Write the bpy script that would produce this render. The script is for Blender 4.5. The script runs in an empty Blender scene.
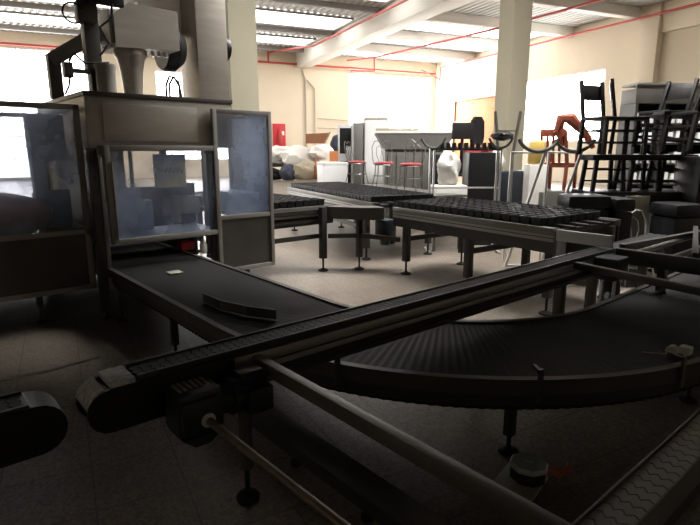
import bpy, bmesh, math, random
from mathutils import Vector, Matrix
random.seed(7)
PI = math.pi
S = bpy.context.scene
C = S.collection
S.view_settings.view_transform = 'Standard'
try: S.view_settings.look = 'None'
except Exception: pass
S.view_settings.gamma = 1.0
S.view_settings.use_curve_mapping = False
S.view_settings.exposure = 0.0

# ---------------------------------------------------------------- camera frame
FP = 530.0; TH = math.atan(112.5 / FP); HD = math.radians(49.5); EYE = 1.6
def ray(px, py):
    a = (px - 350) / FP; b = (262.5 - py) / FP
    fw = math.cos(TH) + b * math.sin(TH); z = -math.sin(TH) + b * math.cos(TH)
    return Vector((fw * math.cos(HD) + a * math.sin(HD), fw * math.sin(HD) - a * math.cos(HD), z)), fw
def at(px, py, d):
    r, f = ray(px, py); t = d / f
    return Vector((r.x * t, r.y * t, EYE + r.z * t))
def atz(px, py, z):
    r, f = ray(px, py); t = (z - EYE) / r.z
    return Vector((r.x * t, r.y * t, z))
def spot(px, d, z=0):
    v = at(px, 150, d); return Vector((v.x, v.y, z))
RA = math.radians(-16.5)           # the hall is turned against the conveyor line
def R(e1, e2, z=0):
    return Vector((e1 * math.cos(RA) - e2 * math.sin(RA), e1 * math.sin(RA) + e2 * math.cos(RA), z))

# ---------------------------------------------------------------- materials
def mat(name, col, rough=.5, metal=0., var=.12, scale=6., spec=.5, bump=0., bscale=60., coat=0., stretch=None, rvar=0.):
    m = bpy.data.materials.new(name); m.use_nodes = True
    nt = m.node_tree; n = nt.nodes; l = nt.links; b = n['Principled BSDF']
    b.inputs['Roughness'].default_value = rough; b.inputs['Metallic'].default_value = metal
    b.inputs['Specular IOR Level'].default_value = spec; b.inputs['Coat Weight'].default_value = coat
    tc = n.new('ShaderNodeTexCoord'); mp = n.new('ShaderNodeMapping'); l.new(tc.outputs['Object'], mp.inputs[0])
    if stretch: mp.inputs['Scale'].default_value = stretch
    no = n.new('ShaderNodeTexNoise'); no.inputs['Scale'].default_value = scale; no.inputs['Detail'].default_value = 5
    l.new(mp.outputs[0], no.inputs[0])
    mx = n.new('ShaderNodeMix'); mx.data_type = 'RGBA'
    mx.inputs[6].default_value = (*[max(0, c * (1 - var)) for c in col], 1); mx.inputs[7].default_value = (*[min(1, c * (1 + var)) for c in col], 1)
    l.new(no.outputs[0], mx.inputs[0]); l.new(mx.outputs[2], b.inputs['Base Color'])
    if rvar:
        mr = n.new('ShaderNodeMapRange'); mr.inputs[3].default_value = max(.03, rough - rvar); mr.inputs[4].default_value = rough + rvar
        l.new(no.outputs[0], mr.inputs[0]); l.new(mr.outputs[0], b.inputs['Roughness'])
    if bump:
        n2 = n.new('ShaderNodeTexNoise'); n2.inputs['Scale'].default_value = bscale; l.new(mp.outputs[0], n2.inputs[0])
        bp = n.new('ShaderNodeBump'); bp.inputs['Strength'].default_value = bump; bp.inputs['Distance'].default_value = .01
        l.new(n2.outputs[0], bp.inputs['Height']); l.new(bp.outputs[0], b.inputs['Normal'])
    return m
M = dict(
 wall=mat('cream_paint', (.68, .60, .47), .8, var=.05, scale=1.2, spec=.2),
 ceil=mat('deck_white', (.56, .55, .53), .55, var=.08, scale=2., spec=.3),
 beam=mat('beam_paint', (.66, .63, .57), .7, var=.05, scale=1., spec=.2),
 shadeslab=mat('shade_slab_concrete', (.12, .11, .10), .9, var=.1),  # for the unseen slab added to darken the near floor
 column=mat('column_paint', (.40, .37, .28), .8, var=.06, scale=2., spec=.2),
 purlin=mat('purlin_steel', (.30, .29, .28), .6, var=.1),
 redpipe=mat('red_pipe_paint', (.42, .05, .04), .5, var=.15),
 greypipe=mat('grey_conduit', (.45, .42, .36), .5),
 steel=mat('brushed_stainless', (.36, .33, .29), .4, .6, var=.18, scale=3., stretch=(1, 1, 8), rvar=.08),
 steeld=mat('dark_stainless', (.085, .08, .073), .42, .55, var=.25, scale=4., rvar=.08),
 profile=mat('aluminium_profile', (.34, .33, .31), .4, .6, var=.15, scale=5., rvar=.1),
 frame=mat('frame_steel', (.045, .043, .04), .42, .45, var=.25, scale=6.),
 lightframe=mat('window_frame_steel', (.27, .255, .235), .45, .25, var=.2, scale=6.),
 black=mat('black_plastic', (.010, .010, .011), .42, var=.3, scale=8., spec=.4),
 rubber=mat('black_rubber', (.012, .012, .012), .7, var=.3, spec=.3),
 belt=mat('belt_plastic', (.012, .011, .010), .6, var=.35, scale=3., spec=.2, rvar=.08),
 chain=mat('grey_slat_chain', (.26, .25, .235), .45, .35, var=.2, scale=9.),
 darkchain=mat('dark_slat_chain', (.012, .012, .012), .6, var=.3, scale=9., spec=.2),
 motor=mat('motor_enamel', (.022, .025, .032), .38, var=.25, scale=10., spec=.5),
 tray=mat('black_pan_coating', (.009, .009, .011), .45, .2, var=.3, scale=10.),
 chrome=mat('chrome_tube', (.72, .72, .72), .28, .6, var=.08),
 redseat=mat('red_vinyl', (.30, .045, .05), .4, var=.15),
 wirem=mat('grey_wire', (.20, .20, .19), .35, .7, var=.1),
 blackwood=mat('black_lacquer', (.010, .009, .009), .4, var=.3, spec=.35),
 leather=mat('black_leatherette', (.010, .010, .012), .42, var=.3, spec=.35, bump=.2, bscale=9.),
 redwood=mat('red_brown_wood', (.23, .055, .03), .45, var=.25, scale=4., stretch=(1, 1, 6)),
 white=mat('white_enamel', (.75, .75, .75), .4, var=.04),
 offwhite=mat('off_white_sheet', (.72, .70, .66), .6, var=.1, scale=3., bump=.5, bscale=5.),
 pink=mat('pinkish_plastic_sack', (.66, .43, .38), .3, var=.3, scale=5., bump=.6, bscale=9.),
 bluegrey=mat('blue_grey_panel', (.28, .34, .46), .4, .2, var=.3, scale=2., rvar=.1),
 yellow=mat('yellow_carton', (.60, .50, .22), .6, var=.15),
 orange=mat('orange_shutter_paint', (.80, .30, .11), .6, var=.12, scale=1.),
 card=mat('brown_card', (.28, .12, .06), .7, var=.15),
 red=mat('red_enamel', (.50, .02, .03), .4, var=.1),
 navy=mat('dark_blue_cloth', (.03, .035, .06), .8, var=.3),
 sack=mat('beige_sack', (.34, .30, .22), .8, var=.2, bump=.4, bscale=8.),
 greysteel=mat('counter_steel', (.16, .155, .14), .45, .5, var=.15, scale=2.),
 rust=mat('brownish_shaft', (.20, .16, .125), .4, .6, var=.3, scale=12.),
 copper=mat('copper_wire', (.42, .14, .07), .4, .6),
 plate=mat('dull_plate', (.36, .34, .28), .5, .3, var=.25, scale=8.),
 lid=mat('grey_green_lid', (.34, .39, .37), .45, var=.2, scale=14.),
 peel=mat('chipped_white_paint', (.36, .35, .34), .6, var=.9, scale=45.),
 paper=mat('white_paper', (.75, .72, .66), .8, var=.05),
 amber=mat('amber_plastic', (.62, .42, .12), .4, var=.2),
)
def emis(name, col, s):
    m = bpy.data.materials.new(name); m.use_nodes = True; nt = m.node_tree; nt.nodes.clear()
    e = nt.nodes.new('ShaderNodeEmission'); e.inputs[0].default_value = (*col, 1); e.inputs[1].default_value = s
    o = nt.nodes.new('ShaderNodeOutputMaterial'); nt.links.new(e.outputs[0], o.inputs[0]); return m
M['day'] = emis('daylight_pane', (1, .98, .95), 26.)
M['day_left'] = emis('daylight_pane_left', (1, .98, .95), 10.)
M['sky'] = emis('daylight_rooflight', (1, .98, .95), 4.5)
M['sky_added'] = emis('added_rooflight_glow', (1, .98, .95), 50.)  # glow of the unseen roof squares added over the mid floor
def dusty(name, dust, tint, amount):
    m = bpy.data.materials.new(name); m.use_nodes = True; nt = m.node_tree; n = nt.nodes; l = nt.links; n.clear()
    o = n.new('ShaderNodeOutputMaterial'); tr = n.new('ShaderNodeBsdfTransparent'); tr.inputs[0].default_value = (*tint, 1)
    gl = n.new('ShaderNodeBsdfGlossy'); gl.inputs[1].default_value = .06; df = n.new('ShaderNodeBsdfDiffuse'); df.inputs[0].default_value = (*dust, 1)
    tl = n.new('ShaderNodeBsdfTranslucent'); tl.inputs[0].default_value = (*dust, 1)
    a0 = n.new('ShaderNodeMixShader'); a0.inputs[0].default_value = .5; l.new(df.outputs[0], a0.inputs[1]); l.new(tl.outputs[0], a0.inputs[2])
    tc = n.new('ShaderNodeTexCoord'); no = n.new('ShaderNodeTexNoise'); no.inputs['Scale'].default_value = 2.2; no.inputs['Detail'].default_value = 6
    l.new(tc.outputs['Object'], no.inputs[0]); mr = n.new('ShaderNodeMapRange'); mr.inputs[1].default_value = .35; mr.inputs[2].default_value = .75
    mr.inputs[3].default_value = amount * .4; mr.inputs[4].default_value = amount * 1.8; l.new(no.outputs[0], mr.inputs[0])
    a1 = n.new('ShaderNodeMixShader'); l.new(mr.outputs[0], a1.inputs[0]); l.new(tr.outputs[0], a1.inputs[1]); l.new(a0.outputs[0], a1.inputs[2])
    fr = n.new('ShaderNodeFresnel'); fr.inputs[0].default_value = 1.35
    a2 = n.new('ShaderNodeMixShader'); l.new(fr.outputs[0], a2.inputs[0]); l.new(a1.outputs[0], a2.inputs[1]); l.new(gl.outputs[0], a2.inputs[2])
    l.new(a2.outputs[0], o.inputs[0]); return m
M['glass'] = dusty('dusty_glass', (.55, .65, .85), (.96, .97, 1.), .34)
M['wrap'] = dusty('plastic_wrap', (.6, .62, .65), (.9, .9, .92), .3)
# floor: worn terrazzo tiles
def floor_mat():
    m = bpy.data.materials.new('terrazzo_tiles'); m.use_nodes = True; nt = m.node_tree; n = nt.nodes; l = nt.links; b = n['Principled BSDF']
    tc = n.new('ShaderNodeTexCoord'); mp = n.new('ShaderNodeMapping'); mp.inputs['Rotation'].default_value = (0, 0, math.radians(12)); l.new(tc.outputs['Object'], mp.inputs[0])
    big = n.new('ShaderNodeTexNoise'); big.inputs['Scale'].default_value = .8; big.inputs['Detail'].default_value = 8; l.new(mp.outputs[0], big.inputs[0])
    cr = n.new('ShaderNodeValToRGB'); cr.color_ramp.elements[0].position = .35; cr.color_ramp.elements[1].position = .7
    cr.color_ramp.elements[0].color = (.15, .122, .097, 1); cr.color_ramp.elements[1].color = (.235, .20, .165, 1); l.new(big.outputs[0], cr.inputs[0])
    sp = n.new('ShaderNodeTexVoronoi'); sp.inputs['Scale'].default_value = 70; l.new(mp.outputs[0], sp.inputs[0])
    bw = n.new('ShaderNodeRGBToBW'); l.new(sp.outputs['Color'], bw.inputs[0])
    mr = n.new('ShaderNodeMapRange'); mr.inputs[3].default_value = .55; mr.inputs[4].default_value = 1.45; l.new(bw.outputs[0], mr.inputs[0])
    mul = n.new('ShaderNodeMix'); mul.data_type = 'RGBA'; mul.blend_type = 'MULTIPLY'; mul.inputs[0].default_value = 1
    l.new(cr.outputs[0], mul.inputs[6]); l.new(mr.outputs[0], mul.inputs[7])
    bk = n.new('ShaderNodeTexBrick'); bk.offset = 0; bk.inputs['Scale'].default_value = 1; bk.inputs['Brick Width'].default_value = .4; bk.inputs['Row Height'].default_value = .4
    bk.inputs['Mortar Size'].default_value = .004; bk.inputs['Color1'].default_value = (1, 1, 1, 1); bk.inputs['Color2'].default_value = (.9, .9, .9, 1); bk.inputs['Mortar'].default_value = (.5, .5, .5, 1)
    l.new(mp.outputs[0], bk.inputs[0])
    m2 = n.new('ShaderNodeMix'); m2.data_type = 'RGBA'; m2.blend_type = 'MULTIPLY'; m2.inputs[0].default_value = 1
    l.new(mul.outputs[2], m2.inputs[6]); l.new(bk.outputs[0], m2.inputs[7]); l.new(m2.outputs[2], b.inputs['Base Color'])
    r2 = n.new('ShaderNodeMapRange'); r2.inputs[3].default_value = .26; r2.inputs[4].default_value = .5; l.new(big.outputs[0], r2.inputs[0]); l.new(r2.outputs[0], b.inputs['Roughness'])
    b.inputs['Specular IOR Level'].default_value = .5
    return m
M['floor'] = floor_mat()

# ---------------------------------------------------------------- mesh helpers
class MB:
    def __init__(s): s.bm = bmesh.new()
    def box(s, x0, x1, y0, y1, z0, z1, bev=0, mtx=None):
        g = bmesh.ops.create_cube(s.bm, size=1)['verts']
        for v in g: v.co = Vector(((x0 + x1) / 2 + v.co.x * (x1 - x0), (y0 + y1) / 2 + v.co.y * (y1 - y0), (z0 + z1) / 2 + v.co.z * (z1 - z0)))
        vs = g
        if bev:
            es = list({e for v in g for e in v.link_edges})
            r = bmesh.ops.bevel(s.bm, geom=es, offset=bev, segments=2, affect='EDGES', profile=.6)
            vs = list({v for f in r['faces'] for v in f.verts} | {v for v in g if v.is_valid})
        if mtx is not None:
            for v in vs: v.co = mtx @ v.co
        return s
    def beam(s, p, q, w, h, bev=0, up=(0, 0, 1)):
        p = Vector(p); q = Vector(q); d = q - p; L = d.length; d.normalize(); u = Vector(up)
        if abs(d.dot(u)) > .98: u = Vector((0, 1, 0))
        sd = d.cross(u).normalized(); u = sd.cross(d)
        mt = Matrix((( d.x, sd.x, u.x, p.x), (d.y, sd.y, u.y, p.y), (d.z, sd.z, u.z, p.z), (0, 0, 0, 1)))
        return s.box(0, L, -w / 2, w / 2, -h / 2, h / 2, bev, mt)
    def tube(s, pts, r, n=8, closed=False):
        pts = [Vector(p) for p in pts]; N = len(pts); rings = []; ref = None
        for i, p in enumerate(pts):
            if closed: d = pts[(i + 1) % N] - pts[i - 1]
            else: d = pts[min(i + 1, N - 1)] - pts[max(i - 1, 0)]
            d.normalize()
            if ref is None: ref = Vector((0, 0, 1)) if abs(d.z) < .9 else Vector((1, 0, 0))
            a = d.cross(ref).normalized(); b = a.cross(d); ref = b
            rr = r[i] if isinstance(r, (list, tuple)) else r
            rings.append([s.bm.verts.new(p + a * math.cos(2 * PI * k / n) * rr + b * math.sin(2 * PI * k / n) * rr) for k in range(n)])
        for i in range(N if closed else N - 1):
            A = rings[i]; B = rings[(i + 1) % N]
            for k in range(n): s.bm.faces.new((A[k], A[(k + 1) % n], B[(k + 1) % n], B[k]))
        if not closed: s.bm.faces.new(rings[0][::-1]); s.bm.faces.new(rings[-1])
        return s
    def lathe(s, c, prof, n=20, axis='z', seg_scale=(1, 1)):
        c = Vector(c); rings = []
        for r, h in prof:
            ring = []
            for k in range(n):
                a = 2 * PI * k / n; u = math.cos(a) * r * seg_scale[0]; v = math.sin(a) * r * seg_scale[1]
                ring.append(s.bm.verts.new(c + (Vector((u, v, h)) if axis == 'z' else Vector((h, u, v)) if axis == 'x' else Vector((v, h, u)))))
            rings.append(ring)
        for A, B in zip(rings, rings[1:]):
            for k in range(n): s.bm.faces.new((A[k], A[(k + 1) % n], B[(k + 1) % n], B[k]))
        s.bm.faces.new(rings[0][::-1]); s.bm.faces.new(rings[-1]); return s
    def prism(s, poly, h0, h1, axis='z', mtx=None):
        def P(u, v, h): return Vector((u, v, h)) if axis == 'z' else Vector((u, h, v)) if axis == 'y' else Vector((h, u, v))
        a = [s.bm.verts.new(P(u, v, h0)) for u, v in poly]; b = [s.bm.verts.new(P(u, v, h1)) for u, v in poly]; n = len(poly)
        s.bm.faces.new(a[::-1]); s.bm.faces.new(b)
        for k in range(n): s.bm.faces.new((a[k], a[(k + 1) % n], b[(k + 1) % n], b[k]))
        if mtx is not None:
            for v in a + b: v.co = mtx @ v.co
        return s
    def blob(s, c, r, seed=0, amp=.15, sub=3, flat=None):
        rnd = random.Random(seed); ph = [rnd.uniform(0, 6) for _ in range(6)]
        g = bmesh.ops.create_icosphere(s.bm, subdivisions=sub, radius=1)['verts']; c = Vector(c)
        for v in g:
            p = v.co.copy(); k = 1 + amp * (math.sin(3 * p.x + ph[0]) * math.sin(4 * p.y + ph[1]) + .6 * math.sin(7 * p.z + ph[2] + 5 * p.x) + .4 * math.sin(11 * p.y + ph[3] + 6 * p.z))
            q = Vector((p.x * r[0] * k, p.y * r[1] * k, p.z * r[2] * k))
            if flat is not None and q.z < -flat: q.z = -flat
            v.co = c + q
        return s
    def build(s, name, m, parent=None, smooth=None):
        bmesh.ops.recalc_face_normals(s.bm, faces=s.bm.faces)
        me = bpy.data.meshes.new(name); off = Vector((0, 0, 0)); p = parent
        while p is not None: off += p.location; p = p.parent
        if off.length: bmesh.ops.translate(s.bm, verts=s.bm.verts, vec=-off)
        s.bm.to_mesh(me); s.bm.free()
        me.materials.append(M[m] if isinstance(m, str) else m)
        if smooth is None or smooth:
            me.polygons.foreach_set('use_smooth', [True] * len(me.polygons))
            try: me.set_sharp_from_angle(angle=math.radians(35))
            except Exception: pass
        o = bpy.data.objects.new(name, me); C.objects.link(o); o.parent = parent; return o
def thing(name, label, cat, loc=(0, 0, 0), group=None):
    o = bpy.data.objects.new(name, None); C.objects.link(o); o.location = loc; o['label'] = label; o['category'] = cat
    o.empty_display_size = .1
    if group: o['group'] = group
    return o
def tag(o, label, cat, group=None, kind=None):
    o['label'] = label; o['category'] = cat
    if group: o['group'] = group
    if kind: o['kind'] = kind
    return o
def struct(name, mb, m, parent=None, label=None):
    o = mb.build(name, m, parent)
    if parent is None: o['kind'] = 'structure'
    if label: o['label'] = label
    return o
def one(name, mb, m, label, cat, group=None):
    """single-mesh thing, origin moved to the base centre of its bounds"""
    vs = [v.co for v in mb.bm.verts]
    c = Vector(((min(v.x for v in vs) + max(v.x for v in vs)) / 2, (min(v.y for v in vs) + max(v.y for v in vs)) / 2, min(v.z for v in vs)))
    bmesh.ops.translate(mb.bm, verts=mb.bm.verts, vec=-c)
    o = mb.build(name, m); o.location = c; return tag(o, label, cat, group)
def dup(root, loc, rotz=0, label=None, group=None, rot=None):
    def cp(o, parent):
        c = o.copy(); C.objects.link(c); c.parent = parent
        for ch in list(o.children): cp(ch, c)
        return c
    r = cp(root, None); r.location = loc; r.rotation_euler = rot if rot else (0, 0, rotz)
    if label: r['label'] = label
    if group: r['group'] = group
    return r
def arc(c, r, a0, a1, n, z=None, plane='xy'):
    out = []
    for k in range(n + 1):
        a = math.radians(a0 + (a1 - a0) * k / n); u = math.cos(a) * r; v = math.sin(a) * r
        out.append(Vector((c[0] + u, c[1] + v, c[2])) if plane == 'xy' else Vector((c[0] + u, c[1], c[2] + v)) if plane == 'xz' else Vector((c[0], c[1] + u, c[2] + v)))
    return out

# ================================================================ THE HALL
E1A, E1B, E2A, E2B, HC = -12.0, 21.23, -7.0, 33.0, 7.45
MR = Matrix.Rotation(RA, 4, 'Z')
def rbox(mb, a0, a1, b0, b1, z0, z1, bev=0): return mb.box(a0, a1, b0, b1, z0, z1, bev, MR)
struct('floor', rbox(MB(), E1A - .3, E1B + .3, E2A - .3, E2B + .3, -.2, 0), 'floor')
def wall_with_holes(fixed, lo, hi, holes, along):
    mb = MB(); t = .3
    def bx(a, b, z0, z1):
        if b - a < 1e-3 or z1 - z0 < 1e-3: return
        if along == 'e1': rbox(mb, a, b, fixed, fixed + t, z0, z1)
        else: rbox(mb, fixed, fixed + t, a, b, z0, z1)
    cur = lo
    for a, b, z0, z1 in sorted(holes):
        bx(cur, a, 0, HC); bx(a, b, 0, z0); bx(a, b, z1, HC); cur = b
    bx(cur, hi, 0, HC); return mb
backH = [(-10.5, -.6, .1, 6.7), (2.7, 7.0, 1.0, 6.0), (14.6, 20.9, 2.5, 6.5)]
rightH = [(18.7, 24.9, 2.0, 5.3), (26.2, 30.7, 0, 5.2)]
struct('wall_back', wall_with_holes(E2B, E1A - .3, E1B + .3, backH, 'e1'), 'wall')
struct('wall_right', wall_with_holes(E1B, E2A, E2B, rightH, 'e2'), 'wall')
struct('wall_left', rbox(MB(), E1A - .3, E1A, E2A, E2B, 0, HC), 'wall')
struct('wall_front', rbox(MB(), E1A - .3, E1B + .3, E2A - .3, E2A, 0, HC), 'wall')
# ceiling: trapezoid metal deck, ridges running towards the back wall
mb = MB(); bm = mb.bm; prev = None; x = E1A; k = 0
prof = [(0, 0), (.11, 0), (.15, .07), (.26, .07)]
pts = []
while x < E1B + .3:
    for dx, dz in prof: pts.append((x + dx, HC + dz))
    x += .30
for (u, z) in pts:
    a = bm.verts.new(R(u, E2A - .3, z)); b = bm.verts.new(R(u, E2B + .3, z)); a2 = None
    if prev: bm.faces.new((prev[0], a, b, prev[1]))
    prev = (a, b)
struct('ceiling', mb, 'ceil')
# roof lights: long translucent strips across the deck, then added unseen glow squares
for i, (a0, a1, b0, b1) in enumerate([(-8, 10.6, 23.5, 25.8), (-8, 10.6, 28.4, 30.2), (12.2, 20.9, 29.6, 31.8), (12.2, 20.9, 22.2, 24.2), (12.2, 20.9, 25.9, 27.6), (-8, 10.6, 18.3, 20.3), (2, 3.8, 6.4, 8.3), (4, 5.8, 5.6, 7.5), (6, 7.8, 4.8, 6.7), (8, 9.8, 4.0, 5.9)]):
    w = rbox(MB(), a0, a1, b0, b1, HC - .06, HC - .03)
    o = struct('window_%d' % (i + 10), w, 'sky' if i < 6 else 'sky_added')  # near squares are added out of view to brighten the mid floor
    m2 = MB()
    rbox(m2, a0 - .04, a1 + .04, b0 - .05, b0, HC - .09, HC); rbox(m2, a0 - .04, a1 + .04, b1, b1 + .05, HC - .09, HC)
    m2.build('rim', 'purlin', o)
# slab added overhead, out of view, to shade the foreground
MH = Matrix.Rotation(HD, 4, 'Z')
struct('trim_40', MB().box(-5.0, 5.75, -10.5, 7.5, 3.27, 3.5, 0, MH), 'shadeslab')
# beams
for i, e in enumerate((3.05, 11.4)):
    struct('trim_%d' % (i + 1), rbox(MB(), e - .42, e + .42, E2A, E2B, HC - .85, HC, .02), 'beam')
k = 3
for e2 in (13.2, 17.1, 21.0, 25.0, 28.8):
    struct('trim_%d' % k, rbox(MB(), 11.82, E1B, e2 - .2, e2 + .2, HC - .42, HC, .02), 'beam'); k += 1
for e2 in (17.4, 21.5, 26.6, 31.4):
    struct('trim_%d' % k, rbox(MB(), E1A, 10.98, e2 - .1, e2 + .1, HC - .22, HC), 'purlin'); k += 1
# pilaster and wall fascia on the right wall
struct('trim_%d' % k, rbox(MB(), E1B - .35, E1B, 16.0, 16.9, 0, HC, .02), 'wall'); k += 1
struct('trim_%d' % k, rbox(MB(), E1B - .18, E1B, E2A, 16.0, 6.3, HC, .02), 'wall'); k += 1
# columns
for e1 in (3.05, 11.2):
    rc = R(e1, 13.25)
    mb = MB(); rbox(mb, e1 - .33, e1 + .33, 12.92, 13.58, 0, HC - .85, .03)
    struct('trim_%d' % k, mb, 'column'); k += 1
# windows of the walls
def wall_window(n, holes, m, nv, nh):
    along, a, b, z0, z1 = holes
    root = bpy.data.objects.new('window_%d' % n, None); C.objects.link(root); root['kind'] = 'structure'
    c = R((a + b) / 2, E2B, z0) if along == 'e1' else R(E1B, (a + b) / 2, z0); root.location = c
    def bx(mb, p, q, y0, y1, u, v):
        return rbox(mb, p, q, E2B + y0, E2B + y1, u, v) if along == 'e1' else rbox(mb, E1B + y0, E1B + y1, p, q, u, v)
    bx(MB(), a, b, .12, .16, z0, z1).build('pane', m, root)
    f = MB()
    bx(f, a, b, .02, .12, z0, z0 + .08); bx(f, a, b, .02, .12, z1 - .08, z1)
    for i in range(nv + 1):
        q = a + (b - a - .06) * i / nv; bx(f, q, q + .06, .02, .12, z0, z1)
    for i in range(1, nh):
        q = z0 + (z1 - z0) * i / nh; bx(f, a, b, .04, .1, q - .02, q + .02)
    f.build('window_frame', 'white', root)
wall_window(1, ('e1', *backH[0]), 'day_left', 6, 3)
wall_window(2, ('e1', *backH[1]), 'day_left', 2, 3)
wall_window(3, ('e1', *backH[2]), 'day', 4, 2)
wall_window(4, ('e2', *rightH[0]), 'day', 4, 2)
# orange roller shutter door
root = bpy.data.objects.new('door_1', None); C.objects.link(root); root['kind'] = 'structure'; root.location = R(E1B, 28.4, 0)
mb = MB(); z = 0
while z < 4.7:
    rbox(mb, E1B + .1, E1B + .14, 26.25, 30.65, z, z + .105, .012); z += .115
mb.build('shutter_curtain', 'orange', root)
mb = MB(); rbox(mb, E1B - .12, E1B + .28, 26.2, 30.7, 4.72, 5.2, .05); mb.build('shutter_box', 'beam', root)
mb = MB(); rbox(mb, E1B + .02, E1B + .2, 26.2, 26.3, 0, 4.7); rbox(mb, E1B + .02, E1B + .2, 30.6, 30.7, 0, 4.7); mb.build('guide_rail', 'steeld', root)

# sprinkler pipes
def pipe(pts, r, m, label, grp=None):
    mb = MB(); mb.tube([R(*p) for p in pts], r, 8)
    return one('sprinkler_pipe', mb, m, label, 'pipe', grp)
pipe([(-11, 32.7, 6.75), (-4, 32.7, 6.8), (21, 32.7, 6.72)], .06, 'redpipe', 'long red sprinkler pipe running along the cream back wall')
mb = MB(); mb.tube([R(9.2, 32.7, 6.8), R(9.2, 32.7, 7.3), R(10.2, 27.5, 6.9), R(10.3, 12, 6.9)], .05, 8)
one('sprinkler_pipe', mb, 'redpipe', 'thin red pipe climbing to the ceiling on the left of the big white beam', 'pipe')
mb = MB(); mb.tube([R(13.6, 31.0, 6.9), R(14.7, 29.5, 6.9), R(16.3, 20.2, 6.9), R(16.9, 12, 6.9)], .05, 8)
mb.tube([R(14.7, 29.5, 6.9), R(14.7, 29.5, 6.15), R(13.1, 29.3, 6.05)], .05, 8)
one('sprinkler_pipe', mb, 'redpipe', 'red branch pipe with a short drop in front of the bright back window', 'pipe')
mb = MB(); mb.tube([R(20.6, 31.5, 6.2), R(20.6, 31.5, 6.95), R(20.6, 12, 6.95)], .05, 8); mb.tube([R(19.2, 31.6, 6.75), R(20.6, 31.5, 6.2)], .035, 6)
one('sprinkler_pipe', mb, 'redpipe', 'red pipe running along the top of the right wall', 'pipe')
mb = MB(); mb.tube([R(11.6, 32.9, 1.2), R(11.6, 32.9, 5.9), R(11.4, 32.9, 6.5)], .05, 6); mb.tube([R(12.2, 32.9, 1.2), R(12.2, 32.9, 5.4), R(11.7, 32.9, 5.9)], .04, 6)
one('wall_conduit', mb, 'greypipe', 'pair of painted upright conduits on the back wall beside the red cabinet', 'conduit')
mb = MB(); mb.tube([R(12.4, 32.9, 3.6), R(14.5, 32.9, 3.5)], .035, 6); mb.tube([R(12.4, 32.9, 3.0), R(14.5, 32.9, 2.95)], .035, 6)
one('wall_conduit', mb, 'greypipe', 'two low horizontal pipes on the back wall left of the white window', 'conduit')
# red extinguisher cabinet
root = thing('fire_cabinet', 'red fire extinguisher cabinet on the cream back wall', 'fire cabinet', R(9.8, 32.85, 1.75))
mb = MB(); rbox(mb, 9.42, 10.2, 32.8, 33.0, 1.75, 3.2, .03); mb.build('body', 'red', root)
mb = MB(); mb.lathe(R(9.82, 32.72, 2.0), [(.11, 0), (.13, .05), (.13, .6), (.05, .75), (.04, .85)], 12); mb.build('extinguisher', 'redpipe', root)
mb = MB(); rbox(mb, 9.95, 10.1, 32.78, 32.8, 2.5, 2.75); mb.build('sign', 'white', root)['label'] = 'small white sign'

# ================================================================ THE BAGGING MACHINE
mach = thing('bread_machine', 'tall stainless steel machine cabinet with hinged window over the curved belt', 'machine', (2.1, 5.9, 0))
mb = MB()
mb.box(1.40, 2.86, 5.30, 7.3, 1.62, 2.08, .01)            # top box
mb.build('upper_housing', 'steel', mach)
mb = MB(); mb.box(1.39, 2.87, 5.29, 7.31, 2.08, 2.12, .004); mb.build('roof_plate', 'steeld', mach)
mb = MB(); mb.box(1.54, 2.46, 5.288, 5.30, 1.68, 2.02, .006); mb.build('upper_panel', 'steel', mach)
for (x0, x1, y0, y1) in ((1.37, 1.44, 5.22, 5.34), (2.57, 2.64, 5.31, 5.38), (1.37, 1.45, 7.2, 7.3), (2.80, 2.88, 7.2, 7.3)):
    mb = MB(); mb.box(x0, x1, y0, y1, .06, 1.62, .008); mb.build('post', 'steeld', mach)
mb = MB(); mb.box(1.44, 1.475, 5.2, 5.28, .3, 1.62, .008); mb.build('light_post', 'steel', mach)
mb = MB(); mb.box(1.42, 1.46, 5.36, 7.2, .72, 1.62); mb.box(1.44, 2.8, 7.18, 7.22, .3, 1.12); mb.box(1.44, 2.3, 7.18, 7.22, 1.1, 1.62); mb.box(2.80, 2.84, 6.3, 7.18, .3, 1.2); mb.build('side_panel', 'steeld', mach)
for (x0, y0) in ((1.41, 5.28), (2.605, 5.345), (1.41, 7.25), (2.84, 7.25)):
    mb = MB(); mb.lathe((x0, y0, 0), [(.045, 0), (.045, .012), (.014, .025), (.014, .07)], 12); mb.build('foot', 'rubber', mach)
mb = MB(); mb.box(1.25, 2.86, 7.33, 7.37, .02, 1.1, .004); mb.build('rear_shade_skirt', 'steeld', mach)  # sheet added behind the machine to stop light leaking under it
# hinged guard
g = MB()
def vframe(mb, x0, x1, y0, y1, z0, z1, w):
    mb.box(x0, x0 + w, y0, y1, z0, z1, .006); mb.box(x1 - w, x1, y0, y1, z0, z1, .006)
    mb.box(x0 + w, x1 - w, y0, y1, z0, z0 + w, .006); mb.box(x0 + w, x1 - w, y0, y1, z1 - w, z1, .006)
vframe(g, 1.46, 2.56, 5.06, 5.12, .74, 1.64, .05)
g.box(1.46, 1.5, 5.12, 5.26, 1.56, 1.64); g.box(2.52, 2.56, 5.12, 5.3, 1.56, 1.64)
gd = g.build('guard_frame', 'lightframe', mach)
mb = MB(); mb.box(1.51, 2.51, 5.085, 5.095, .79, 1.59); mb.build('glass_pane', 'glass', gd)
mb = MB(); mb.box(1.505, 1.52, 5.04, 5.06, .79, 1.5, .003); mb.build('handle_strip', 'steel', gd)
mb = MB()
for x_ in (1.62, 1.78, 1.95): mb.box(x_, x_ + .03, 5.9, 5.94, .9, 1.6)
mb.box(2.2, 2.62, 5.7, 5.74, .9, 1.1); mb.lathe((2.3, 5.6, .82), [(.05, 0), (.05, .3)], 12)
mb.build('inner_rods', 'steel', mach)
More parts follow.
